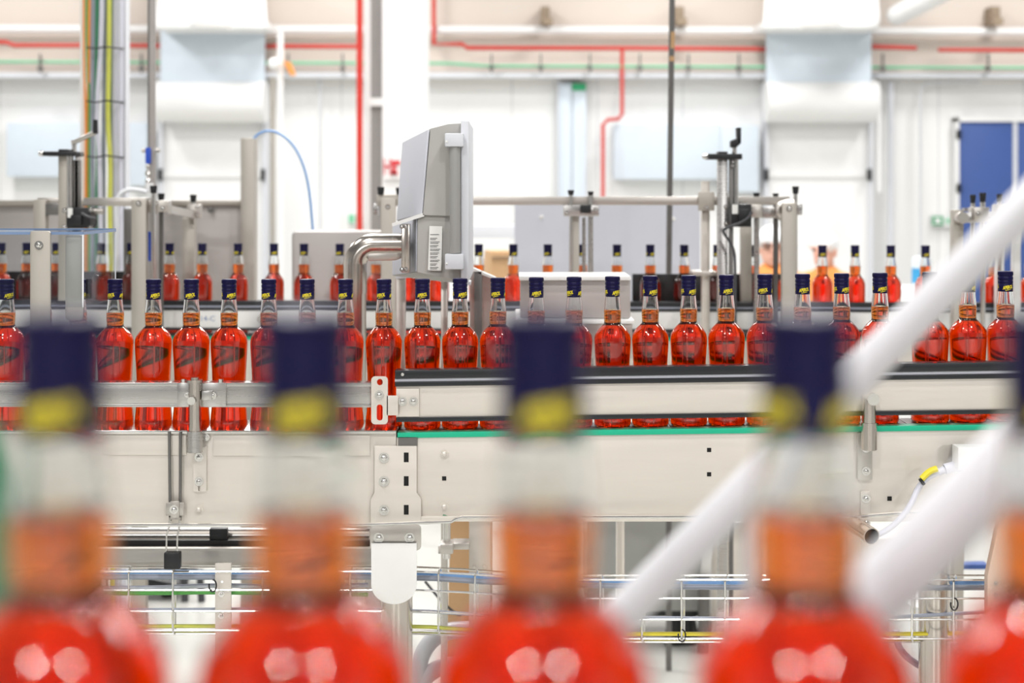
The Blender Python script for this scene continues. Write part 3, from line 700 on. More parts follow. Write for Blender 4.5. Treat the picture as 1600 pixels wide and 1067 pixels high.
# black stool-like stand seen far below left
sd = T('swivel_chair', 'black chair base and dark legs on the floor behind the left tray', 'chair')
DS = 6.6
mb = MB(); mb.pp([(198, 902), (240, 905), (284, 915), (284, 922), (262, 925), (198, 912)], DS, DS+.35, .01); mb.build('armrest', M['black'], sd)
MB().cyl(W(262, 920, DS+.1), W(262, 940, DS+.1), .03).build('post', M['black'], sd)
for x0, x1, yt in ((288, 289, 885), (312, 315, 890)):
    mb = MB(); mb.cyl(W(x0, yt, DS), Vector((X(x1, DS), DS, 0)), .017); mb.build('leg', M['c_dark'], sd)
mb = MB(); mb.cyl(W(262, 938, DS+.1), (X(262, DS+.1), DS+.1, 0), .02); mb.build('column', M['c_dark'], sd)
finish(sd)
# pinkish carton far under, blue bar, white boxes at the right
floorbox(395, 420, 900, 4.6, 4.8, M['card'], 'carton_edge', 'brown carton edge seen left of the leg under the conveyor', 'carton')
floorbox(1478, 1500, 880, 5.0, 5.1, M['grey_paint'], 'grey_post', 'grey post under the right end of the conveyor', 'post')
floorbox(1424, 1475, 948, 5.5, 5.85, M['white_paint'], 'white_crate', 'white crate on the floor under the right conveyor', 'crate')
o = MB().pr(1494, 1545, 882, 890, 4.9, 4.95, .003).build('blue_bar', M['blue_door']); finish(tag(o, 'blue bar fixed across the grey post at lower right', 'bar'))
floorbox(1345, 1490, 842, 5.9, 6.2, M['panel'], 'steel_locker', 'pale steel locker under the right conveyor behind the handrail', 'locker')
ep = T('end_cover', 'pale peach upright cover panel at the right edge by the last near bottle', 'panel')
mb = MB(); mb.poly([W(1563, 806, 2.72), W(1690, 806, 2.72), (X(1690, 2.72), 2.72, 0.0), (X(1543, 2.72), 2.72, 0.0), W(1543, 900, 2.72)], (0, .02, 0), .002)
mb.build('sheet', mat('peach_beige_panel', (226, 200, 182), .5, 0, .03), ep)
for y in (911, 929): MB().bolt(1556, y, 2.72, 3.2).build('bolt', M['steel'], ep)
finish(ep)

# ================================================================ far conveyor
fc = T('bottle_conveyor', 'far steel conveyor with black guide carrying the slim bottles', 'conveyor', 'conveyor sections')
def fsl(y0, y1, x0=-700, x1=2500):
    f = lambda x, y: y + (x-265)*.003
    return [(x0, f(x0, y0)), (x1, f(x1, y0)), (x1, f(x1, y1)), (x0, f(x0, y1))]
mb = MB(); mb.pp(fsl(469.5, 477), 4.83, 4.868, .001); mb.pp(fsl(480, 484.5), 4.83, 4.868, .001); mb.pp(fsl(476, 481), 4.835, 4.868); g = mb.build('guide_profile', M['black_gloss'], fc)
MB().pp(fsl(477.3, 480), 4.832, 4.836).build('groove_highlight', M['c_grey'], g)  # lighter strip puts the groove's light line into colour
gpn = MB().pp(fsl(484.5, 512), 4.834, 4.845, .001).build('guide_panel', M['plate'], fc)
mb = MB(); flat_text(mb, '14-C', .024, W(324, 498, 4.833), 1.1); mb.build('lettering', M['blue_ink'], gpn, flat=True)
MB().pp(fsl(512, 516), 4.83, 4.868, .001).build('edge_profile', M['black_gloss'], fc)
zr = Z(520, DR)
MB().pp(fsl(521, 525), 4.86, 4.965).build('chain_belt', M['belt'], fc)
MB().pp(fsl(525, 530), 4.85, 4.87).build('wear_strip', M['green'], fc, label='green plastic wear strip')
MB().pp(fsl(530, 612), 4.855, 4.865).build('side_panel', M['panel'], fc); MB().pp(fsl(525, 605), 4.98, 4.99).build('panel_sheet', M['panel'], fc)
for x in (-640, -40, 1230, 1700, 2440): MB().cyl((X(x, 4.92), 4.92, 0), W(x, 610, 4.92), .03).build('leg', M['tube'], fc)
for x in (408, 602): MB().bolt(x, 498, 4.834, 5).build('bolt', M['bright'], gpn)
bp = MB().pr(988, 1226, 428, 522, 5.0, 5.012, .001).build('back_plate', M['black'], fc)
MB().pr(8, 206, 424, 522, 5.0, 5.012, .001).build('back_plate', M['black'], fc)
finish(fc)

# ---------------- steel backing panels behind the far row
bk = T('backing_screen', 'dull steel backing screen with tall upright left of the column', 'panel')
MB().pr(228, 378, 318, 612, 5.6, 5.61, .001).build('sheet', M['dull'], bk)
MB().pr(-60, 130, 318, 612, 5.6, 5.61, .001).build('sheet', M['dull'], bk)
MB().pr(-60, 380, 313, 321, 5.57, 5.62, .002).build('cap_rail', M['warm'], bk)
o = MB().pr(376, 397, 216, 700, 5.5, 5.58, .002).build('upright', M['warm'], bk); to_floor(o)
MB().bolt(329, 328, 5.57, 4).build('bolt', M['dark_steel'], bk); finish(bk)
bx = T('control_cabinet', 'light steel cabinet with rounded corners behind the bent arm', 'cabinet')
MB().pp(rr(456, 620, 362, 1098, 6), 5.25, 5.5, .004).build('body', M['dull'], bx); finish(bx)
bs = T('partition_screen', 'large pale lavender backing panel behind the right part of the far row', 'panel')
MB().pr(804, 1094, 320, 640, 6.5, 6.52).build('sheet', M['lavender'], bs)
for x in (812, 1080): to_floor(MB().pr(x, x+9, 640, 700, 6.5, 6.53).build('leg', M['grey_paint'], bs))
for x, y in ((846, 339), (1052, 342)): MB().bolt(x, y, 6.5, 3).build('bolt', M['plate'], bs)
finish(bs)
wh = T('wall_shelf', 'grey shelf bar far behind, right of the monitor', 'shelf')
MB().pr(733, 806, 352, 372, 12, 12.4, .01).build('top', M['light_grey_paint'], wh); finish(wh)
cx = T('carton', 'brown carton right of the monitor behind the far bottles', 'carton')
mb = MB(); mb.loft([(768, 393), (797, 393), (797, 470), (764, 470)], 7.6, [(757, 390), (795, 390), (795, 470), (750, 470)], 8.0, .01); mb.build('box', M['card'], cx)
mb = MB(); mb.pr(768, 797, 401, 403, 7.59, 7.6); mb.build('flap_seam', M['brown'], cx); finish(cx)
pt = T('table', 'plain grey bench carrying the brown carton', 'table')
MB().box(X(700, 7.5), X(860, 7.5), 7.5, 8.2, Z(474, 7.6)-.03, Z(470, 7.6), .004).build('top', M['light_grey_paint'], pt)
for x in (705, 855):
    for y in (7.55, 8.15): MB().box(X(x, 7.5)-.02, X(x, 7.5)+.02, y-.02, y+.02, 0, Z(474, 7.6)-.03).build('leg', M['grey_paint'], pt)
finish(pt)

# ================================================================ frame gear helpers
def knob(mb, px, py0, py1, D, wpx):
    r = wpx*D/F/2; mb.lathe([(0, Z(py1, D)), (r*.72, Z(py1, D)), (r*.8, Z(py1, D)+.004), (r*.98, Z(py0, D)-.003), (r*.9, Z(py0, D)), (0, Z(py0, D))], 18, (X(px, D), D, 0))
def knob_rod(parent, px, kt, kb, bot, D, kw, rw, rm='bright'):
    """a round adjusting rod with a black knob on top"""
    r = MB().cyl(W(px, bot, D), W(px, kb-1, D), rw*D/F/2, seg=16).build('adjusting_rod', M[rm], parent)
    mb = MB(); knob(mb, px, kt, kb, D, kw); mb.build('knob', M['black'], r); return r
def block(parent, x0, x1, y0, y1, D, d=.03, m='steel', name='clamp_block', bolts=()):
    o = MB().pr(x0, x1, y0, y1, D, D+d, .003).build(name, M[m], parent)
    for bx_, by_, br_ in bolts: MB().bolt(bx_, by_, D, br_).build('bolt', M['bright'], o)
    return o
def spindle(parent, cols, plate, capx, ballx, stem, D):
    for x0, x1, y0, y1, mm, rnd in cols:
        if rnd: MB().cyl(W((x0+x1)/2, y1, D), W((x0+x1)/2, y0, D), (x1-x0)*D/F/2, seg=18).build('column', M[mm], parent)
        else: MB().pr(x0, x1, y0, y1, D-.01, D+.02, .001).build('column', M[mm], parent)
    p = MB().pr(plate[0], plate[1], plate[2], plate[3], D-.04, D+.04, .003).build('head_plate', M['black'], parent)
    MB().pr(capx[0], capx[1], plate[2]-3.5, plate[2]+1, D-.03, D+.03, .002).build('cap_block', M['black'], p)
    mb = MB(); mb.cyl(W(ballx, (plate[2]+plate[3])/2, D), W(plate[0]+2, (plate[2]+plate[3])/2, D), .008, .009); mb.ball(W(ballx, (plate[2]+plate[3])/2, D), .009); mb.build('end_pin', M['bright'], p)
    MB().cyl(W(stem[0], plate[2]+1, D), W(stem[0], stem[1], D), .008).build('stem', M['bright'], p)
# ---------------- left frame (in front of the far row)
D1 = 4.62
lf = T('guide_frame', 'steel guide frame with crank column and black motor at the left', 'frame')
o = MB().pr(52, 71, 312, 560, D1, D1+.04, .002).build('post', M['warm'], lf)
block(lf, 71, 92, 318, 336, D1, .05, 'dark_steel')
MB().pr(130, 230, 309, 322, D1-.02, D1+.03, .002).build('cross_bar', M['steel'], lf)
MB().pr(58, 92, 309, 318, D1+.03, D1+.06, .002).build('cross_bar', M['steel'], lf)
po = MB().pr(205, 228, 312, 620, D1-.03, D1+.0, .002).build('post', M['warm'], lf)
to_floor(po)
MB().bolt(217, 318, D1-.03, 4).build('bolt', M['bright'], po)
MB().pr(193, 206, 326, 620, D1+.3, D1+.36, .002).build('post', M['dark_steel'], lf)
spindle(lf, [(91, 104, 242, 470, 'warm', 0), (103.5, 115, 242, 345, 'bright', 1), (115, 123, 250, 330, 'dark_steel', 0), (117, 122, 242, 330, 'rail', 0)], (66, 120, 236.5, 243.5), (91, 106), 64, (116, 222), D1)
cr_ = MB().tube([W(112, 223, D1-.02), W(116, 222, D1-.02), W(134, 214, D1-.04), W(149, 207, D1-.05)], .0075, 8).build('crank_arm', M['steel'], lf)
mb = MB(); mb.cyl(W(149, 209, D1-.05), W(149, 187, D1-.05), .0085, .0075); mb.build('crank_grip', M['black'], cr_)
mb = MB(); mb.cyl(W(122, 242, D1), W(131, 242, D1), .005); mb.build('side_pin', M['dark_steel'], lf)
mo = MB().pr(103, 141, 324, 357, D1-.06, D1+.02, .004).build('motor', M['black'], lf)
MB().pr(105.5, 113, 325, 340, D1-.064, D1-.06).build('data_tag', M['sticker'], mo)
MB().pr(110, 127, 336, 352, D1-.075, D1-.06, .002).build('cover', M['black'], mo)
mb = MB(); mb.cyl(W(141, 330, D1-.02), W(162, 330, D1-.02), .010); mb.build('cylinder', M['steel'], mo)
for x, y in ((101.5, 329), (142.5, 327.5), (101, 355), (142, 356)): MB().bolt(x, y, D1-.06, 3.5).build('bolt', M['bright'], lf)
mb = MB(); mb.tube([W(127, 333, D1-.08), W(140, 340, D1-.08), W(151, 342, D1-.07), W(150, 352, D1-.06), W(141, 356, D1-.05)], .004, 8, 2); mb.build('motor_cable', M['c_dark'], lf)
block(lf, 228, 263, 313, 331, D1, .05, 'steel', bolts=((245, 318, 3), (254, 326, 3)))
knob_rod(lf, 240, 290, 302, 560, D1-.01, 12, 8)
knob_rod(lf, 252, 302, 313, 560, D1+.06, 11, 7, 'dark_steel')
mb = MB(); mb.poly([W(262, 321, D1), W(262, 334, D1), W(300, 340, D1+.45), W(300, 329, D1+.45)], (0.012, 0.0, 0), 0); mb.build('receding_arm', M['steel'], lf)
block(lf, 291, 312, 319, 341, D1+.45, .05, 'steel', bolts=((308, 323, 3.2), (308, 336, 3.2)))
knob_rod(lf, 302, 304, 316, 342, D1+.46, 11, 6)
MB().pr(285, 303, 340, 612, D1+.49, D1+.53, .002).build('post', M['warm'], lf)
finish(lf)
o = MB().cyl(W(233.5, 362, 4.75), W(233.5, 408, 4.75), .0052).build('blue_hose', M['blue']); finish(tag(o, 'short blue vertical hose beside the wide frame post', 'hose'))
# ---------------- clear hood over the left bottles
hd = T('clear_hood', 'clear acrylic hood on two steel brackets over the leftmost bottles', 'hood')
DH0, DH1 = 2.74, 2.965
zt = Z(366, DH0); xr_ = X(130, DH0)
MB().box(X(-130, DH0), xr_, DH0, DH0+.004, Z(480, DH0), zt).build('sheet', M['plexi'], hd)
MB().box(X(-130, DH0), xr_, DH0, DH1, zt, zt+.004).build('sheet', M['plexi'], hd)
MB().box(xr_-.004, xr_, DH0+.004, DH1, Z(480, DH0), zt).build('sheet', M['plexi'], hd)
mb = MB(); mb.box(X(-130, DH0), xr_, DH0-.001, DH0+.001, zt-.0006, zt+.0046); mb.box(X(-130, DH1), xr_, DH1, DH1+.002, zt-.001, zt+.0055); mb.box(xr_-.001, xr_+.001, DH0, DH1, zt-.001, zt+.0046)
mb.build('sheet_edge', M['plexi_edge'], hd)
mb = MB(); mb.box(xr_-.0018, xr_+.0006, DH0-.0006, DH0+.002, Z(480, DH0), zt); mb.box(xr_-.0015, xr_+.0006, DH1-.002, DH1, Z(480, DH0), zt); mb.build('corner_edge', M['white_hose'], hd)
b1 = MB().pp(rr(47, 78.5, 361, 640, 4), DH0-.008, DH0-.002, .0006).build('bracket', M['warm'], hd); MB().bolt(61, 383, DH0-.008, 6).build('bolt', M['bright'], b1)
MB().pp(rr(102, 130, 367, 500, 5), DH0+.006, DH0+.01, .0006).build('bracket', M['warm'], hd)
finish(hd)
# ---------------- cable bundle, valve pipe and hoses behind the left frame
DB = 6.1
ch = T('cable_riser', 'white upright cable channel at the upper left', 'channel')
MB().pr(125, 133, -60, 320, DB+.05, DB+.09).build('channel', M['white_paint'], ch); mb = MB(); mb.pr(188, 196, -60, 700, DB+.02, DB+.09); to_floor(mb.build('channel', M['light_grey_paint'], ch)); finish(ch)
def vcable(pts, r, m, label, D=DB):
    o = MB().tube([W(x, y, D) for x, y in pts], r*D/F, 10, 2).build('riser_cable', M[m]); return finish(tag(o, label, 'cable', 'cables of the vertical bundle'))
vcable([(141, -60), (139, 60), (137, 200), (136, 320), (134, 990)], 2.6, 'c_orange', 'orange cable at the left side of the vertical bundle')
vcable([(136, -60), (136, 80), (140, 180), (139, 250), (140, 330), (140, 990)], 2.6, 'c_green', 'bright green cable at the left side of the vertical bundle')
vcable([(131, -60), (131, 100), (134.5, 200), (133, 320), (131, 985)], 1.8, 'c_orange', 'thin orange cable at the outer left of the vertical bundle', DB-.03)
vcable([(146, -60), (145, 120), (144, 300), (146, 990)], 3.6, 'c_grey', 'dark grey cable right of the orange cable in the bundle')
vcable([(153, -60), (152, 70), (151, 160), (154, 240), (151, 330), (152, 990)], 3.6, 'c_dgreen', 'thick dark green cable in the middle of the bundle', DB-.03)
vcable([(160, -60), (158, 80), (150, 180), (158, 260), (160, 990)], 3.6, 'c_lgrey', 'light grey cable crossing the dark green one in the bundle', DB-.05)
vcable([(165, -60), (164, 120), (161, 220), (164, 990)], 3.4, 'c_grey', 'grey cable left of the yellow-green cable in the bundle')
vcable([(171, -60), (170, 100), (168, 190), (173, 260), (171, 330), (175, 450), (174, 990)], 3.6, 'c_lime', 'yellow-green earth cable in the vertical bundle', DB-.04)
vcable([(174, -60), (176, 110), (174, 220), (175, 320), (178, 985)], 3, 'c_dgreen', 'thin dark green cable behind the yellow-green one', DB+.02)
vcable([(182, -60), (180, 100), (179, 300), (181, 990)], 4.8, 'c_lgrey', 'thick pale grey cable right of the yellow-green cable')
vcable([(189, -60), (188, 150), (187, 300), (190, 990)], 4.2, 'c_lgrey', 'thick pale grey cable at the right edge of the bundle', DB-.02)
for y in (76, 160, 246):
    mb = MB(); mb.tube([W(136, y-2, DB-.06), W(150, y, DB-.09), W(165, y-3, DB-.09), W(190, y, DB-.06), W(193, y, DB+.02)], .004, 6)
    finish(tag(mb.build('cable_tie', M['black']), 'black tie round the vertical cable bundle, %s of three' % {76: 'topmost', 160: 'middle', 246: 'lowest'}[y], 'cable tie'))
vp = T('air_pipe', 'grey vertical air pipe with blue valve lever behind the left frame', 'pipe')
DV = 5.35
MB().cyl(W(238, 300, DV), W(238, -60, DV), 5.2*DV/F).build('pipe', M['dull'], vp); MB().cyl(W(232, 232, DV), W(232, -60, DV), 1.4*DV/F).build('side_line', M['dark_steel'], vp)
MB().cyl(W(222, 235, DV), W(250, 235, DV), .008).build('clamp', M['steel'], vp)
MB().pp(rr(227, 235, 230, 256, 3), DV-.035, DV-.025, .002).build('lever', M['blue'], vp, label='blue valve lever')
mb = MB(); mb.lathe([(0, Z(292, DV)), (.012, Z(292, DV)), (.012, Z(282, DV)), (.007, Z(278, DV)), (.014, Z(272, DV)), (.008, Z(264, DV)), (.012, Z(258, DV)), (0, Z(256, DV))], 14, (X(233, DV), DV-.01, 0)); mb.build('valve_body', M['bright'], vp)
mb = MB(); mb.pr(228, 238, 286, 300, DV-.03, DV, .003); mb.build('fitting', M['white_paint'], vp); finish(vp)
o = MB().tube([W(230, 300, 5.3), W(216, 297, 5.3), W(200, 296, 5.3), W(186, 304, 5.3), W(181, 325, 5.3), W(184, 370, 5.3), W(180, 420, 5.3), W(182, 470, 5.3)], .009, 10, 2).build('white_hose', M['white_hose']); finish(tag(o, 'white hose bending from the valve pipe down behind the frame', 'hose'))
o = MB().tube([W(392, 222, 5.7), W(405, 207, 5.7), W(425, 203, 5.7), W(450, 216, 5.7), W(470, 245, 5.7), W(483, 290, 5.7), W(489, 362, 5.7)], .0052, 10, 2).build('blue_air_tube', M['c_blue']); finish(tag(o, 'thin pale blue air tube arching right of the steel upright', 'tube'))

# ================================================================ monitor on bent arm
hm = T('operator_monitor', 'grey operator monitor seen from behind on a bent steel arm', 'monitor')
A_, B_ = 3.10, 3.42
MB().loft([(673, 201), (700, 194), (723, 192.5), (723, 338), (661, 336)], A_, [(631, 222), (660, 214), (690, 212), (690, 345), (621, 346)], B_).build('housing', M['grey_paint'], hm, flat=True)
MB().loft([(653, 337), (723, 335), (723, 440), (697, 434), (652, 425)], A_+.006, [(614, 350), (690, 345), (690, 440), (660, 436), (614, 431)], B_).build('arm_housing', M['grey_paint'], hm, flat=True)
# service door: a thin skin on the slanted rear face
def skin(q, name, m, d=.004):
    n = (q[1]-q[0]).cross(q[3]-q[0]).normalized()
    if n.y > 0: n = -n
    mb = MB(); mb.poly([p + n*.0006 for p in q], n*d, .0006); return mb.build(name, m, hm)
skin([W(631.5, 223, B_), W(671.5, 203, A_+.004), W(660.5, 334, A_+.004), W(622.5, 344.5, B_)], 'service_door', M['lavender'])
skin([W(614.5, 352, B_), W(652.5, 341, A_+.010), W(651.8, 424, A_+.010), W(614.5, 430, B_)], 'cover_plate', M['lavender'], .002)
mb = MB(); mb.loft([(612, 349), (653, 335), (662, 333), (663, 338), (653, 341), (613, 354)], A_-.0, [(612, 349), (653, 335), (662, 333), (663, 338), (653, 341), (613, 354)], A_+.05); 
mb.build('drip_edge', M['plate'], hm)
MB().box(X(720.5, A_), X(733, A_), A_-.02, B_+.02, Z(440, A_), Z(189, A_), .003).build('screen_plate', M['light_grey_paint'], hm)
MB().cyl(W(711, 395, A_-.03), W(711, 226, A_-.03), .0115, seg=20).build('grab_tube', mat('grey_tube_paint', (156, 155, 153), .5, 0, .03), hm)
for y0, y1 in ((208, 229), (397, 421)):
    hb_ = MB().pr(695, 724, y0, y1, A_-.045, A_-.01, .003).build('handle_bracket', M['light_grey_paint'], hm)
    MB().bolt(698, (y0+y1)/2+3, A_-.045, 1.6).build('bolt', M['plate'], hb_)
mb = MB(); mb.pp([(671, 353), (691, 353.5), (689.5, 423), (668.5, 422)], A_-.0012, A_+.0004); stk = mb.build('sticker', M['sticker'], hm, label='white instruction sticker')
mb = MB()
for i in range(10):
    y = 366 + i*5.7; w_ = (14, 11, 15, 13, 16, 14, 12, 15, 11, 13)[i]
    for j in range(2 if i else 1): mb.pr(672, 672 + w_ - j*2, y + j*2.2, y + j*2.2 + .9, A_-.0018, A_-.0011)
mb.build('printed_lines', M['ink'], stk)
fpx = MB().pr(627, 640, 350, 426, A_+.0, A_+.03, .002).build('arm_flange', M['tube'], hm)
for x, y in ((628, 354), (634.5, 354), (628, 421), (634.5, 421)): MB().bolt(x, y, A_, 3.2).build('bolt', M['bright'], fpx)
DA = 3.16; ra = 18.5*DA/F
arc = [W(632, 383, DA), W(600, 383, DA)] + [W(586 - 31*math.sin(t), 414 - 31*math.cos(t), DA) for t in [k*PI/2/20 for k in range(21)]] + [W(555, 458, DA)]
MB().tube(arc, ra, 24).build('bent_arm', M['tube'], hm)
mb = MB(); mb.tube([W(555, 456, DA), (X(555, DA), DA, .03)], ra*.93, 24); mb.build('pedestal', M['tube'], hm)
mb = MB(); mb.cyl((X(555, DA), DA, 0), (X(555, DA), DA, .03), .12, seg=28); mb.build('base_plate', M['steel'], hm)
mb = MB(); mb.pp([(573, 396), (628, 394), (626, 404), (618, 407), (576, 408)], DA-.02, DA+.02, .002); mb.build('cable_cover', M['steel'], hm)
finish(hm)
# sheet-metal guards below the monitor
gd = T('sheet_guard', 'folded stainless guard plate below and right of the monitor', 'guard')
MB().loft([(734, 421), (772, 437), (772, 600), (734, 600)], 3.62, [(734, 419), (772, 435), (772, 600), (734, 600)], 3.625).build('face', M['steel'], gd)
mb = MB(); mb.pp([(733, 416), (775, 434), (775, 438), (733, 421)], 3.6, 3.64); mb.build('folded_edge', M['plate'], gd)
MB().pr(741, 753, 424, 600, 3.60, 3.62, .001).build('stiffener', M['dark_steel'], gd); 
o = MB().pr(736, 742, 560, 640, 3.62, 3.64).build('leg', M['tube'], gd); to_floor(o); o = MB().pr(764, 770, 560, 640, 3.62, 3.64).build('leg', M['tube'], gd); to_floor(o); finish(gd)
mbk = T('machine_bracket', 'angled grey bracket with two thin posts under the monitor', 'bracket')
MB().pp([(618, 428), (652, 425), (735, 440), (735, 446), (650, 433), (618, 436)], 3.5, 3.56, .001).build('angle', M['light_grey_paint'], mbk)
for x0, x1 in ((619, 633), (689, 699)):
    to_floor(MB().pr(x0, x1, 434, 700, 3.52, 3.55, .001).build('post', M['steel'], mbk))
finish(mbk)
# stainless tray hood
th = T('stainless_hood', 'long stainless hood with white folded lip behind the middle bottles', 'hood')
MB().pp(rr(813, 985, 437, 497, 2), 3.70, 3.85, .002).build('body', M['dull'], th)
mb = MB(); mb.pp(rr(811, 986, 431.5, 438, 2.2), 3.68, 3.86, .002); mb.build('lip', M['plate'], th)
MB().pr(815, 980, 497, 500, 3.72, 3.98).build('gap_strip', M['hole'], th)
MB().pr(806, 991, 500, 506, 3.66, 4.0, .002).build('shelf', M['plate'], th); MB().pr(812, 988, 506, 560, 3.69, 4.0, .002).build('box_body', M['steel'], th)
for x in (830, 970): to_floor(MB().pr(x-6, x+6, 560, 700, 3.75, 3.79, .001).build('leg', M['tube'], th))
finish(th)
# ================================================================ right frame
D2 = 4.58
rf = T('guide_frame', 'long steel guide frame with crank column and black motor right of the monitor', 'frame')
MB().pr(690, 1234, 307, 320.5, D2+.05, D2+.09, .002).build('cross_bar', M['steel'], rf)
pk = MB().pr(1092, 1116.5, 300, 329, D2+.03, D2+.05, .001).build('clamp_plate', M['warm'], rf); MB().bolt(1104, 325, D2+.03, 3.2).build('bolt', M['bright'], pk)
MB().pr(1097, 1109, 283, 600, D2+.09, D2+.12, .001).build('post', M['panel'], rf)
MB().pr(1083, 1120, 424, 431, D2+.06, D2+.16, .002).build('post_foot', M['steel'], rf)
spindle(rf, [(1122, 1137, 247, 620, 'rail', 0), (1140.5, 1146, 247, 620, 'dark_steel', 0), (1146, 1154, 247, 325, 'bright', 1)], (1107, 1160, 240, 249), (1123, 1137), 1101, (1147.5, 229), D2)
for o in kids_of(rf):
    if o.name.startswith('column') and min(v.co.z for v in o.data.vertices) < Z(600, D2): to_floor(o)
cr_ = MB().pp([(1142, 220), (1152, 216), (1158, 216), (1158, 224), (1150, 231), (1142, 230)], D2-.03, D2+.0, .003).build('crank_arm', M['black'], rf)
MB().pp([(1151, 199), (1158.5, 199), (1158, 224), (1152, 224)], D2-.03, D2+.0, .003).build('crank_grip', M['black'], cr_)
for y in (253, 259): MB().bolt(1145, y, D2-.02, 1.8).build('bolt', M['bright'], rf)
mo = MB().pr(1142, 1174.5, 318.5, 354.5, D2-.07, D2+.02, .004).build('motor', M['black'], rf)
tg_ = MB().pr(1144, 1153, 319.5, 334, D2-.072, D2-.07).build('data_tag', M['sticker'], mo)
MB().pr(1155, 1172, 327, 347, D2-.09, D2-.07, .002).build('cover', M['black'], mo)
MB().tube([W(1174, 331, D2-.09), W(1170, 340, D2-.1), W(1156, 349, D2-.1), W(1138, 354, D2-.09), W(1128, 361, D2-.08), W(1139, 375, D2-.08), W(1147, 390, D2-.08), W(1149, 410, D2-.08), W(1149, 560, D2-.08)], .0045, 8, 2).build('motor_cable', M['c_dark'], rf)
for x, y in ((1135, 323), (1135, 348)): MB().bolt(x, y, D2-.01, 3.6).build('bolt', M['bright'], rf)
block(rf, 1174, 1192, 320, 340, D2, .05); block(rf, 1192, 1226, 324, 341, D2+.02, .06, 'rail'); 
mb = MB(); mb.tube([W(1226, 344, D2-.01), W(1214, 334, D2-.01), W(1216, 322, D2-.01), W(1226, 317, D2-.01), W(1240, 317, D2-.01)], .011, 10, 2); mb.build('collar', M['steel'], rf)
knob_rod(rf, 1182, 301, 308, 600, D2+.06, 11, 9, 'rail'); knob_rod(rf, 1212, 302, 308, 600, D2+.07, 10, 8, 'dark_steel')
MB().pr(1158, 1175, 354, 600, D2+.3, D2+.33, .001).build('post', M['warm'], rf)
po = MB().pr(1222, 1245, 317, 640, D2-.03, D2, .002).build('post', M['warm'], rf); to_floor(po); MB().bolt(1233, 326, D2-.03, 4).build('bolt', M['bright'], po)
knob_rod(rf, 1243, 291, 303, 600, D2+.02, 11, 6.5)
block(rf, 1245, 1254, 319, 336, D2-.0, .03, 'rail', bolts=((1250, 324, 2.4), (1250, 332, 2.4)))
# central adjuster under the bar
block(rf, 881, 936, 321, 338, D2, .06, 'rail', bolts=((886, 333, 3), (930, 327, 3)))
MB().pr(907, 924, 320, 333, D2-.02, D2+.0, .002).build('indicator', M['black'], rf)
knob_rod(rf, 892, 297, 305, 600, D2+.03, 10.5, 5.5); knob_rod(rf, 923, 299, 306, 600, D2+.03, 9.5, 8, 'rail')
MB().pr(895, 905, 338, 600, D2+.03, D2+.06, .001).build('post', M['warm'], rf); MB().cyl(W(912.5, 600, D2+.06), W(912.5, 340, D2+.06), 3*D2/F).build('adjusting_rod', M['rail'], rf)
# adjuster left of the monitor
block(rf, 588, 624, 304, 322, D2, .05, 'warm'); po = MB().pr(595, 618, 310, 620, D2-.03, D2, .002).build('post', M['warm'], rf); to_floor(po)
MB().bolt(606, 323, D2-.03, 3.4).build('bolt', M['bright'], po)
mb = MB(); knob(mb, 595, 292, 304, D2, 12); mb.build('knob', M['black'], rf); mb = MB(); knob(mb, 624, 293, 304, D2, 12); mb.build('knob', M['black'], rf)
block(rf, 583, 590, 318, 336, D2, .03, 'rail')
finish(rf)
# ---------------- third frame at the right edge
ef = T('guide_frame', 'guide frame with black-topped rods before the blue door', 'frame')
o = MB().pr(1490, 1506, 328, 640, D2, D2+.04, .002).build('post', M['warm'], ef); to_floor(o)
mb = MB(); c0 = W(1500, 340, D2-.01); mb.cyl(c0, c0+Vector((0, -.03, 0)), .019, seg=24); mb.build('flange_disc', M['steel'], ef)
MB().pr(1500, 1640, 332, 348, D2-.02, D2+.03, .003).build('arm', M['rail'], ef)
block(ef, 1522, 1546, 324, 344, D2-.04, .06, 'steel', bolts=((1528, 333, 3),)); block(ef, 1560, 1585, 320, 342, D2-.04, .06, 'steel')
knob_rod(ef, 1520, 304, 318, 600, D2+.04, 9.5, 7); knob_rod(ef, 1535.5, 301, 316, 600, D2+.04, 11, 8); knob_rod(ef, 1562, 303, 316, 600, D2+.06, 10, 7)
mb = MB(); mb.cyl(W(1508, 330, D2), W(1508, 325, D2), .009); mb.build('set_screw', M['bright'], ef)
for x0, x1 in ((1558, 1569), (1584, 1595)): MB().pr(x0, x1, 344, 600, D2+.2, D2+.23, .001).build('post', M['plate'], ef)
finish(ef)
pp_ = T('ceiling_pole', 'thin grey pole with brown tape marks running up to the ceiling', 'pole')
o = MB().tube([(X(1045, 5.65), 5.65, 0), W(1045, 430, 5.65), W(1051, -80, 5.65)], 4.6*5.65/F, 14).build('pole', M['dark_steel'], pp_)
mb = MB(); mb.tube([W(1050, 50, 5.65), W(1049.5, 76, 5.65)], 4.8*5.65/F, 14); mb.tube([W(1049.3, 88, 5.65), W(1049.2, 96, 5.65)], 4.8*5.65/F, 14); mb.build('tape', M['card'], pp_); finish(pp_)
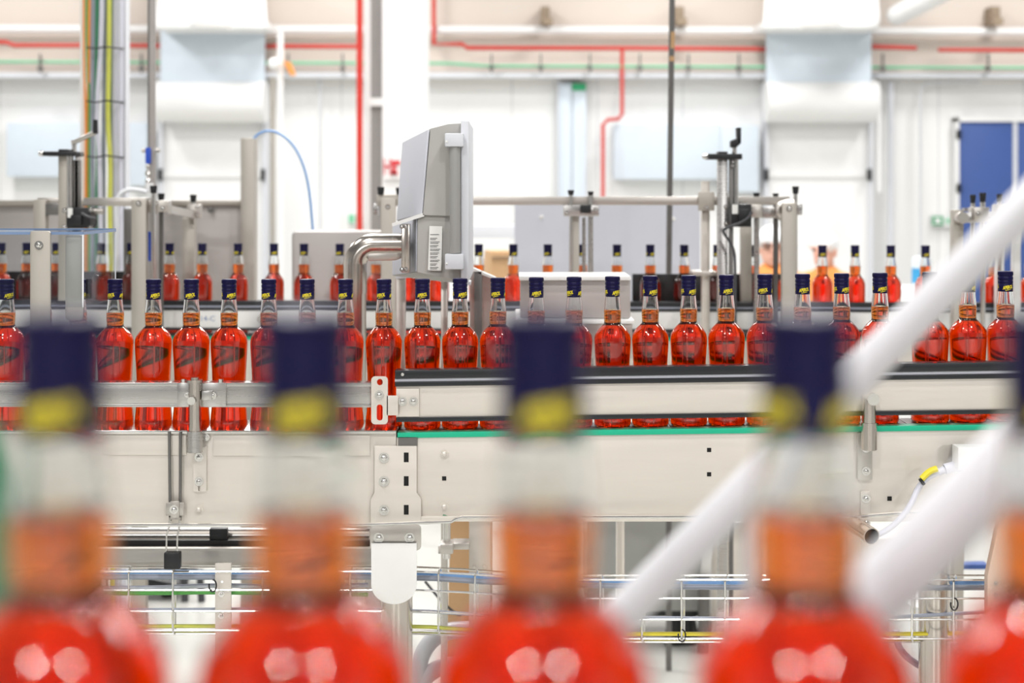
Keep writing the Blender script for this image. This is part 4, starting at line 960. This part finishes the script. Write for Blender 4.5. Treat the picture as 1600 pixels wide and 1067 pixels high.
# blue labelled bottle on a stand far behind
bs = T('supply_stand', 'white stand behind the far row near the blue-labelled can', 'stand')
MB().box(X(1405, 8.5), X(1480, 8.5), 8.5, 8.9, 0, Z(452, 8.5), .01).build('body', M['white_paint'], bs); finish(bs)
cn = T('canister', 'white canister with blue label behind the far row', 'canister')
c0 = (X(1440, 8.6), 8.6, 0)
MB().lathe([(0, Z(452, 8.5)), (.055, Z(452, 8.5)), (.058, Z(450, 8.5)), (.058, Z(408, 8.5)), (.05, Z(403, 8.5)), (.02, Z(401, 8.5)), (0, Z(401, 8.5))], 24, c0).build('body', M['ice'], cn)
MB().lathe([(.0585, Z(444, 8.5)), (.0585, Z(420, 8.5))], 24, c0).build('label', mat('sky_blue_label', (60, 160, 214), .5), cn); finish(cn)

# ================================================================ white handrails in front
def rail_(pts, r, label, m='white_pipe'):
    t = T('handrail', label, 'handrail', 'white handrails')
    MB().tube(pts, r, 28).build('tube', M[m], t); return t
DP = .95
t = rail_([W(800, 1135, DP), W(2500, -589.5, DP)], .0128, 'slimmer white diagonal handrail crossing the middle of the picture')
MB().cyl(W(1172, 742, DP), Vector((X(1172, DP), DP, .9)), .0055).build('baluster', M['white_pipe'], t); finish(t)
DQ = .66
t = rail_([W(1194, 1110, DQ), W(1386, 910, DQ), W(2406, -115, DQ)], .0157, 'thick blurred white handrail at the lower right'); finish(t)
# near conveyor under the blurred bottles (below the frame)
nc = T('bottle_conveyor', 'near conveyor carrying the big blurred bottles', 'conveyor', 'conveyor sections')
zn = Z(490, DF) - .300
MB().box(-.7, .7, DF-.042, DF+.042, zn-.012, zn, .001).build('chain_belt', M['belt'], nc)
MB().box(-.7, .7, DF-.056, DF-.048, zn-.12, zn+.002, .001).build('side_panel', M['panel'], nc); MB().box(-.7, .7, DF+.048, DF+.056, zn-.12, zn+.002, .001).build('side_panel', M['panel'], nc)
for x in (-.66, .66): MB().cyl((x, DF, 0), (x, DF, zn-.012), .025).build('leg', M['tube'], nc)
finish(nc)
o = MB().tube([(X(-10, .6), .6, 0), (X(-10, .6), .6, 1.2), W(2, 900, .6), W(3, 800, .6), W(-12, 690, .6), W(-60, 600, .6)], .0055, 10, 2).build('green_hose', M['c_dgreen']); finish(tag(o, 'blurred green hose at the very left edge', 'hose'))

# ================================================================ workers
def capsules(lst, voxel, name, m, parent, smooth=3):
    V = []; Fc = []; NU, NV = 12, 7
    for p0, p1, r0, r1 in lst:
        p0, p1 = Vector(p0), Vector(p1)
        n = max(2, int((p1-p0).length/(min(r0, r1)*.5))+1)
        for k in range(n+1):
            t = k/n; c = p0.lerp(p1, t); r = r0+(r1-r0)*t; b0 = len(V)
            V.append((c.x, c.y, c.z-r))
            for i in range(1, NV):
                ph = -PI/2 + PI*i/NV
                for j in range(NU):
                    th = 2*PI*j/NU; V.append((c.x+r*math.cos(ph)*math.cos(th), c.y+r*math.cos(ph)*math.sin(th), c.z+r*math.sin(ph)))
            V.append((c.x, c.y, c.z+r)); e = len(V)-1
            for j in range(NU):
                j2 = (j+1) % NU
                Fc.append((b0, b0+1+j2, b0+1+j)); Fc.append((e, e-NU+j, e-NU+j2))
                for i in range(NV-2):
                    q = b0+1+i*NU; Fc.append((q+j, q+j2, q+NU+j2, q+NU+j))
    me = bpy.data.meshes.new(name); me.from_pydata(V, [], Fc)
    o = bpy.data.objects.new(name, me); COL.objects.link(o)
    r = o.modifiers.new('r', 'REMESH'); r.mode = 'VOXEL'; r.voxel_size = voxel
    s = o.modifiers.new('s', 'SMOOTH'); s.iterations = smooth; s.factor = .5
    dg = bpy.context.evaluated_depsgraph_get(); dg.update()
    me2 = bpy.data.meshes.new_from_object(o.evaluated_get(dg)); o.modifiers.clear(); o.data = me2; bpy.data.meshes.remove(me)
    me2.materials.clear(); me2.materials.append(m); me2.shade_smooth(); o.name = name; me2.name = name
    if parent: o.parent = parent
    return o
def worker(px, eye_y, D, rz, label, glasses, head_rz, scarf):
    P = T('person', label, 'person')
    eye = CZ - (eye_y-HY)*D/F; hgt = eye/.935; s = hgt/1.75     # figure designed 1.75 m tall, facing -Y
    hc = Vector((0, -.03, 1.635)); ca, sa = math.cos(head_rz), math.sin(head_rz)
    def H(x, y, z): return (hc.x + x*ca - y*sa, hc.y + x*sa + y*ca, hc.z + z)
    B = [((0,.01,1.66), (0,-.01,1.66), .088, .086), (H(0,0,-.02), H(0,-.02,-.06), .078, .066), (H(0,-.045,-.085), H(0,-.05,-.09), .042, .036),
         (H(0,-.098,.005), H(0,-.118,-.022), .010, .015), (H(-.012,-.1,-.06), H(.012,-.1,-.06), .012, .012),
         (H(-.086,.01,.01), H(-.088,.012,-.03), .014, .012), (H(.086,.01,.01), H(.088,.012,-.03), .014, .012),
         (H(-.05,-.07,.025), H(.05,-.07,.025), .022, .022),
         ((0,.02,1.55), (0,.02,1.44), .055, .062), ((0,.02,1.40), (0,.02,1.02), .12, .13), ((-.11,.02,1.38), (.11,.02,1.38), .085, .085), ((-.08,.02,1.2), (.08,.02,1.2), .1, .1), ((-.08,.02,.98), (.08,.02,.98), .11, .11)]
    for sx in (-1, 1):
        sh = (sx*.185, .02, 1.40); el = (sx*.23, -.02, 1.12); wr = (sx*.20, -.24, 1.02)
        B += [(sh, el, .052, .042), (el, wr, .040, .028), (wr, (sx*.19, -.32, 1.0), .030, .032)]
        for f in range(4): B.append(((sx*.19 + (f-1.5)*.018, -.33, 1.0), (sx*.19 + (f-1.5)*.02, -.40 + abs(f-1.5)*.008, .985), .0095, .008))
        B.append(((sx*(.19-.03), -.30, 1.0), (sx*(.19-.055), -.35, .995), .011, .009))
        B += [((sx*.09,.02,.95), (sx*.10,0,.52), .085, .056), ((sx*.10,0,.52), (sx*.105,.03,.09), .052, .036), ((sx*.105,.04,.045), (sx*.115,-.14,.035), .04, .033)]
    body = capsules(B, .0095, 'body', M['skin'], P, 4)
    J = [((0,.02,1.40), (0,.02,.98), .140, .150), ((-.12,.02,1.39), (.12,.02,1.39), .098, .098), ((-.08,.02,1.0), (.08,.02,1.0), .125, .125), ((-.08,.02,1.2), (.08,.02,1.2), .118, .118), ((0,.03,1.47), (0,.03,1.44), .075, .09)]
    for sx in (-1, 1): J += [((sx*.185,.02,1.40), (sx*.23,-.02,1.12), .070, .056), ((sx*.23,-.02,1.12), (sx*.203,-.22,1.03), .055, .042)]
    jk = capsules(J, .012, 'jacket', M['hivis'], P)
    Tt = [((-.08,.02,.98), (.08,.02,.98), .135, .135)]
    for sx in (-1, 1): Tt += [((sx*.09,.02,.95), (sx*.10,0,.52), .108, .078), ((sx*.10,0,.52), (sx*.105,.03,.12), .074, .06)]
    capsules(Tt, .014, 'trousers', M['navy_cloth'], P)
    capsules([((sx*.105,.05,.045), (sx*.117,-.15,.04), .05, .042) for sx in (-1, 1)], .012, 'shoes', M['black'], P)
    capsules([(H(0,.012,.055), H(0,.0,.06), .099, .096), (H(0,.05,.02), H(0,.05,.0), .08, .07), (H(-.06,-.05,.055), H(.06,-.05,.055), .045, .045)], .012, 'hair_cover', M['net'], P)
    if scarf: capsules([((.075*math.cos(t), .02+.07*math.sin(t), 1.485), (.075*math.cos(t+.5), .02+.07*math.sin(t+.5), 1.485), .026, .026) for t in [k*.5 for k in range(13)]], .012, 'collar', M['scarf'], P)
    if glasses:
        mb = MB()
        for sx in (-1, 1):
            cx_ = sx*.034; ring = [H(cx_ + .027*math.cos(t), -.106 + abs(.01*math.cos(t)), .012 + .019*math.sin(t)) for t in [k*2*PI/14 for k in range(15)]]
            mb.tube(ring, .0032, 6); mb.tube([H(sx*.06, -.098, .018), H(sx*.086, -.02, .018), H(sx*.09, .03, .008)], .003, 6)
        mb.tube([H(-.009, -.108, .016), H(.009, -.108, .016)], .003, 6); mb.build('glasses', M['black'], P)
    mb = MB()
    for sx in (-1, 1): mb.ball(H(sx*.032, -.088, .012), .0115)
    e = mb.build('eyes', M['c_dark'], P)
    for o in kids_of(P): o.data.transform(Matrix.Diagonal((s, s, s, 1)))
    P.location = (X(px, D), D, 0); P.rotation_euler = (0, 0, rz)
    return P
worker(1206, 386, 9.2, -.35, 'person in dark glasses, white hair cover and orange jacket behind the right frame', True, .25, True)
worker(1290, 392, 9.6, -.55, 'person in white cap and orange jacket standing farther right, behind a slim bottle', False, -.2, False)

# ================================================================ light
w = bpy.data.worlds.new('hall_light'); scn.world = w; w.use_nodes = True
w.node_tree.nodes['Background'].inputs[0].default_value = (1.0, .985, .97, 1)
w.node_tree.nodes['Background'].inputs[1].default_value = .25
def lamp(x, y, sx, sy, power, z=6.2):
    l = bpy.data.lights.new('ceiling_lamp', 'AREA'); l.shape = 'RECTANGLE'; l.size = sx; l.size_y = sy; l.energy = power; l.color = (1, .985, .965)
    o = bpy.data.objects.new('ceiling_lamp', l); COL.objects.link(o); o.location = (x, y, z); return o
for x in (-1.7, 1.7): lamp(x, -2.4, .5, .5, 330); lamp(x*1.15, 1.0, .5, .5, 210)
for x in (-3.6, 3.6): lamp(x, -9, .8, .8, 950, 4.2)
for x in (-4.2, 4.2): lamp(x, 4.4, .9, 1.3, 220)
for x in (-1.2, 1.2): lamp(x, 6.4, .9, 1.3, 300)
for x in (-7, -2.4, 2.4, 7):
    for y in (10.0, 14.0, 17.2): lamp(x, y, .9, 1.3, 245)  # unseen rows over the end wall, added to brighten it

# ================================================================ camera
cam = bpy.data.cameras.new('camera'); co = bpy.data.objects.new('camera', cam); COL.objects.link(co)
co.location = (0, 0, CZ); co.rotation_euler = (PI/2, 0, 0)
cam.sensor_width = 36; cam.lens = 36*F/1600; cam.shift_y = -(533.5-HY)/1600; cam.clip_start = .02; cam.clip_end = 100
cam.dof.use_dof = True; cam.dof.focus_distance = 2.82; cam.dof.aperture_fstop = 3.6; cam.dof.aperture_blades = 0
scn.camera = co
vs = scn.view_settings; vs.view_transform = 'Standard'; vs.look = 'None'; vs.gamma = 1; vs.exposure = -0.93; vs.use_curve_mapping = False
cy = scn.cycles
cy.max_bounces = 28; cy.transmission_bounces = 28; cy.glossy_bounces = 6; cy.diffuse_bounces = 3; cy.transparent_max_bounces = 16; cy.volume_bounces = 0
cy.caustics_reflective = False; cy.caustics_refractive = True; cy.blur_glossy = .3; cy.sample_clamp_indirect = 6
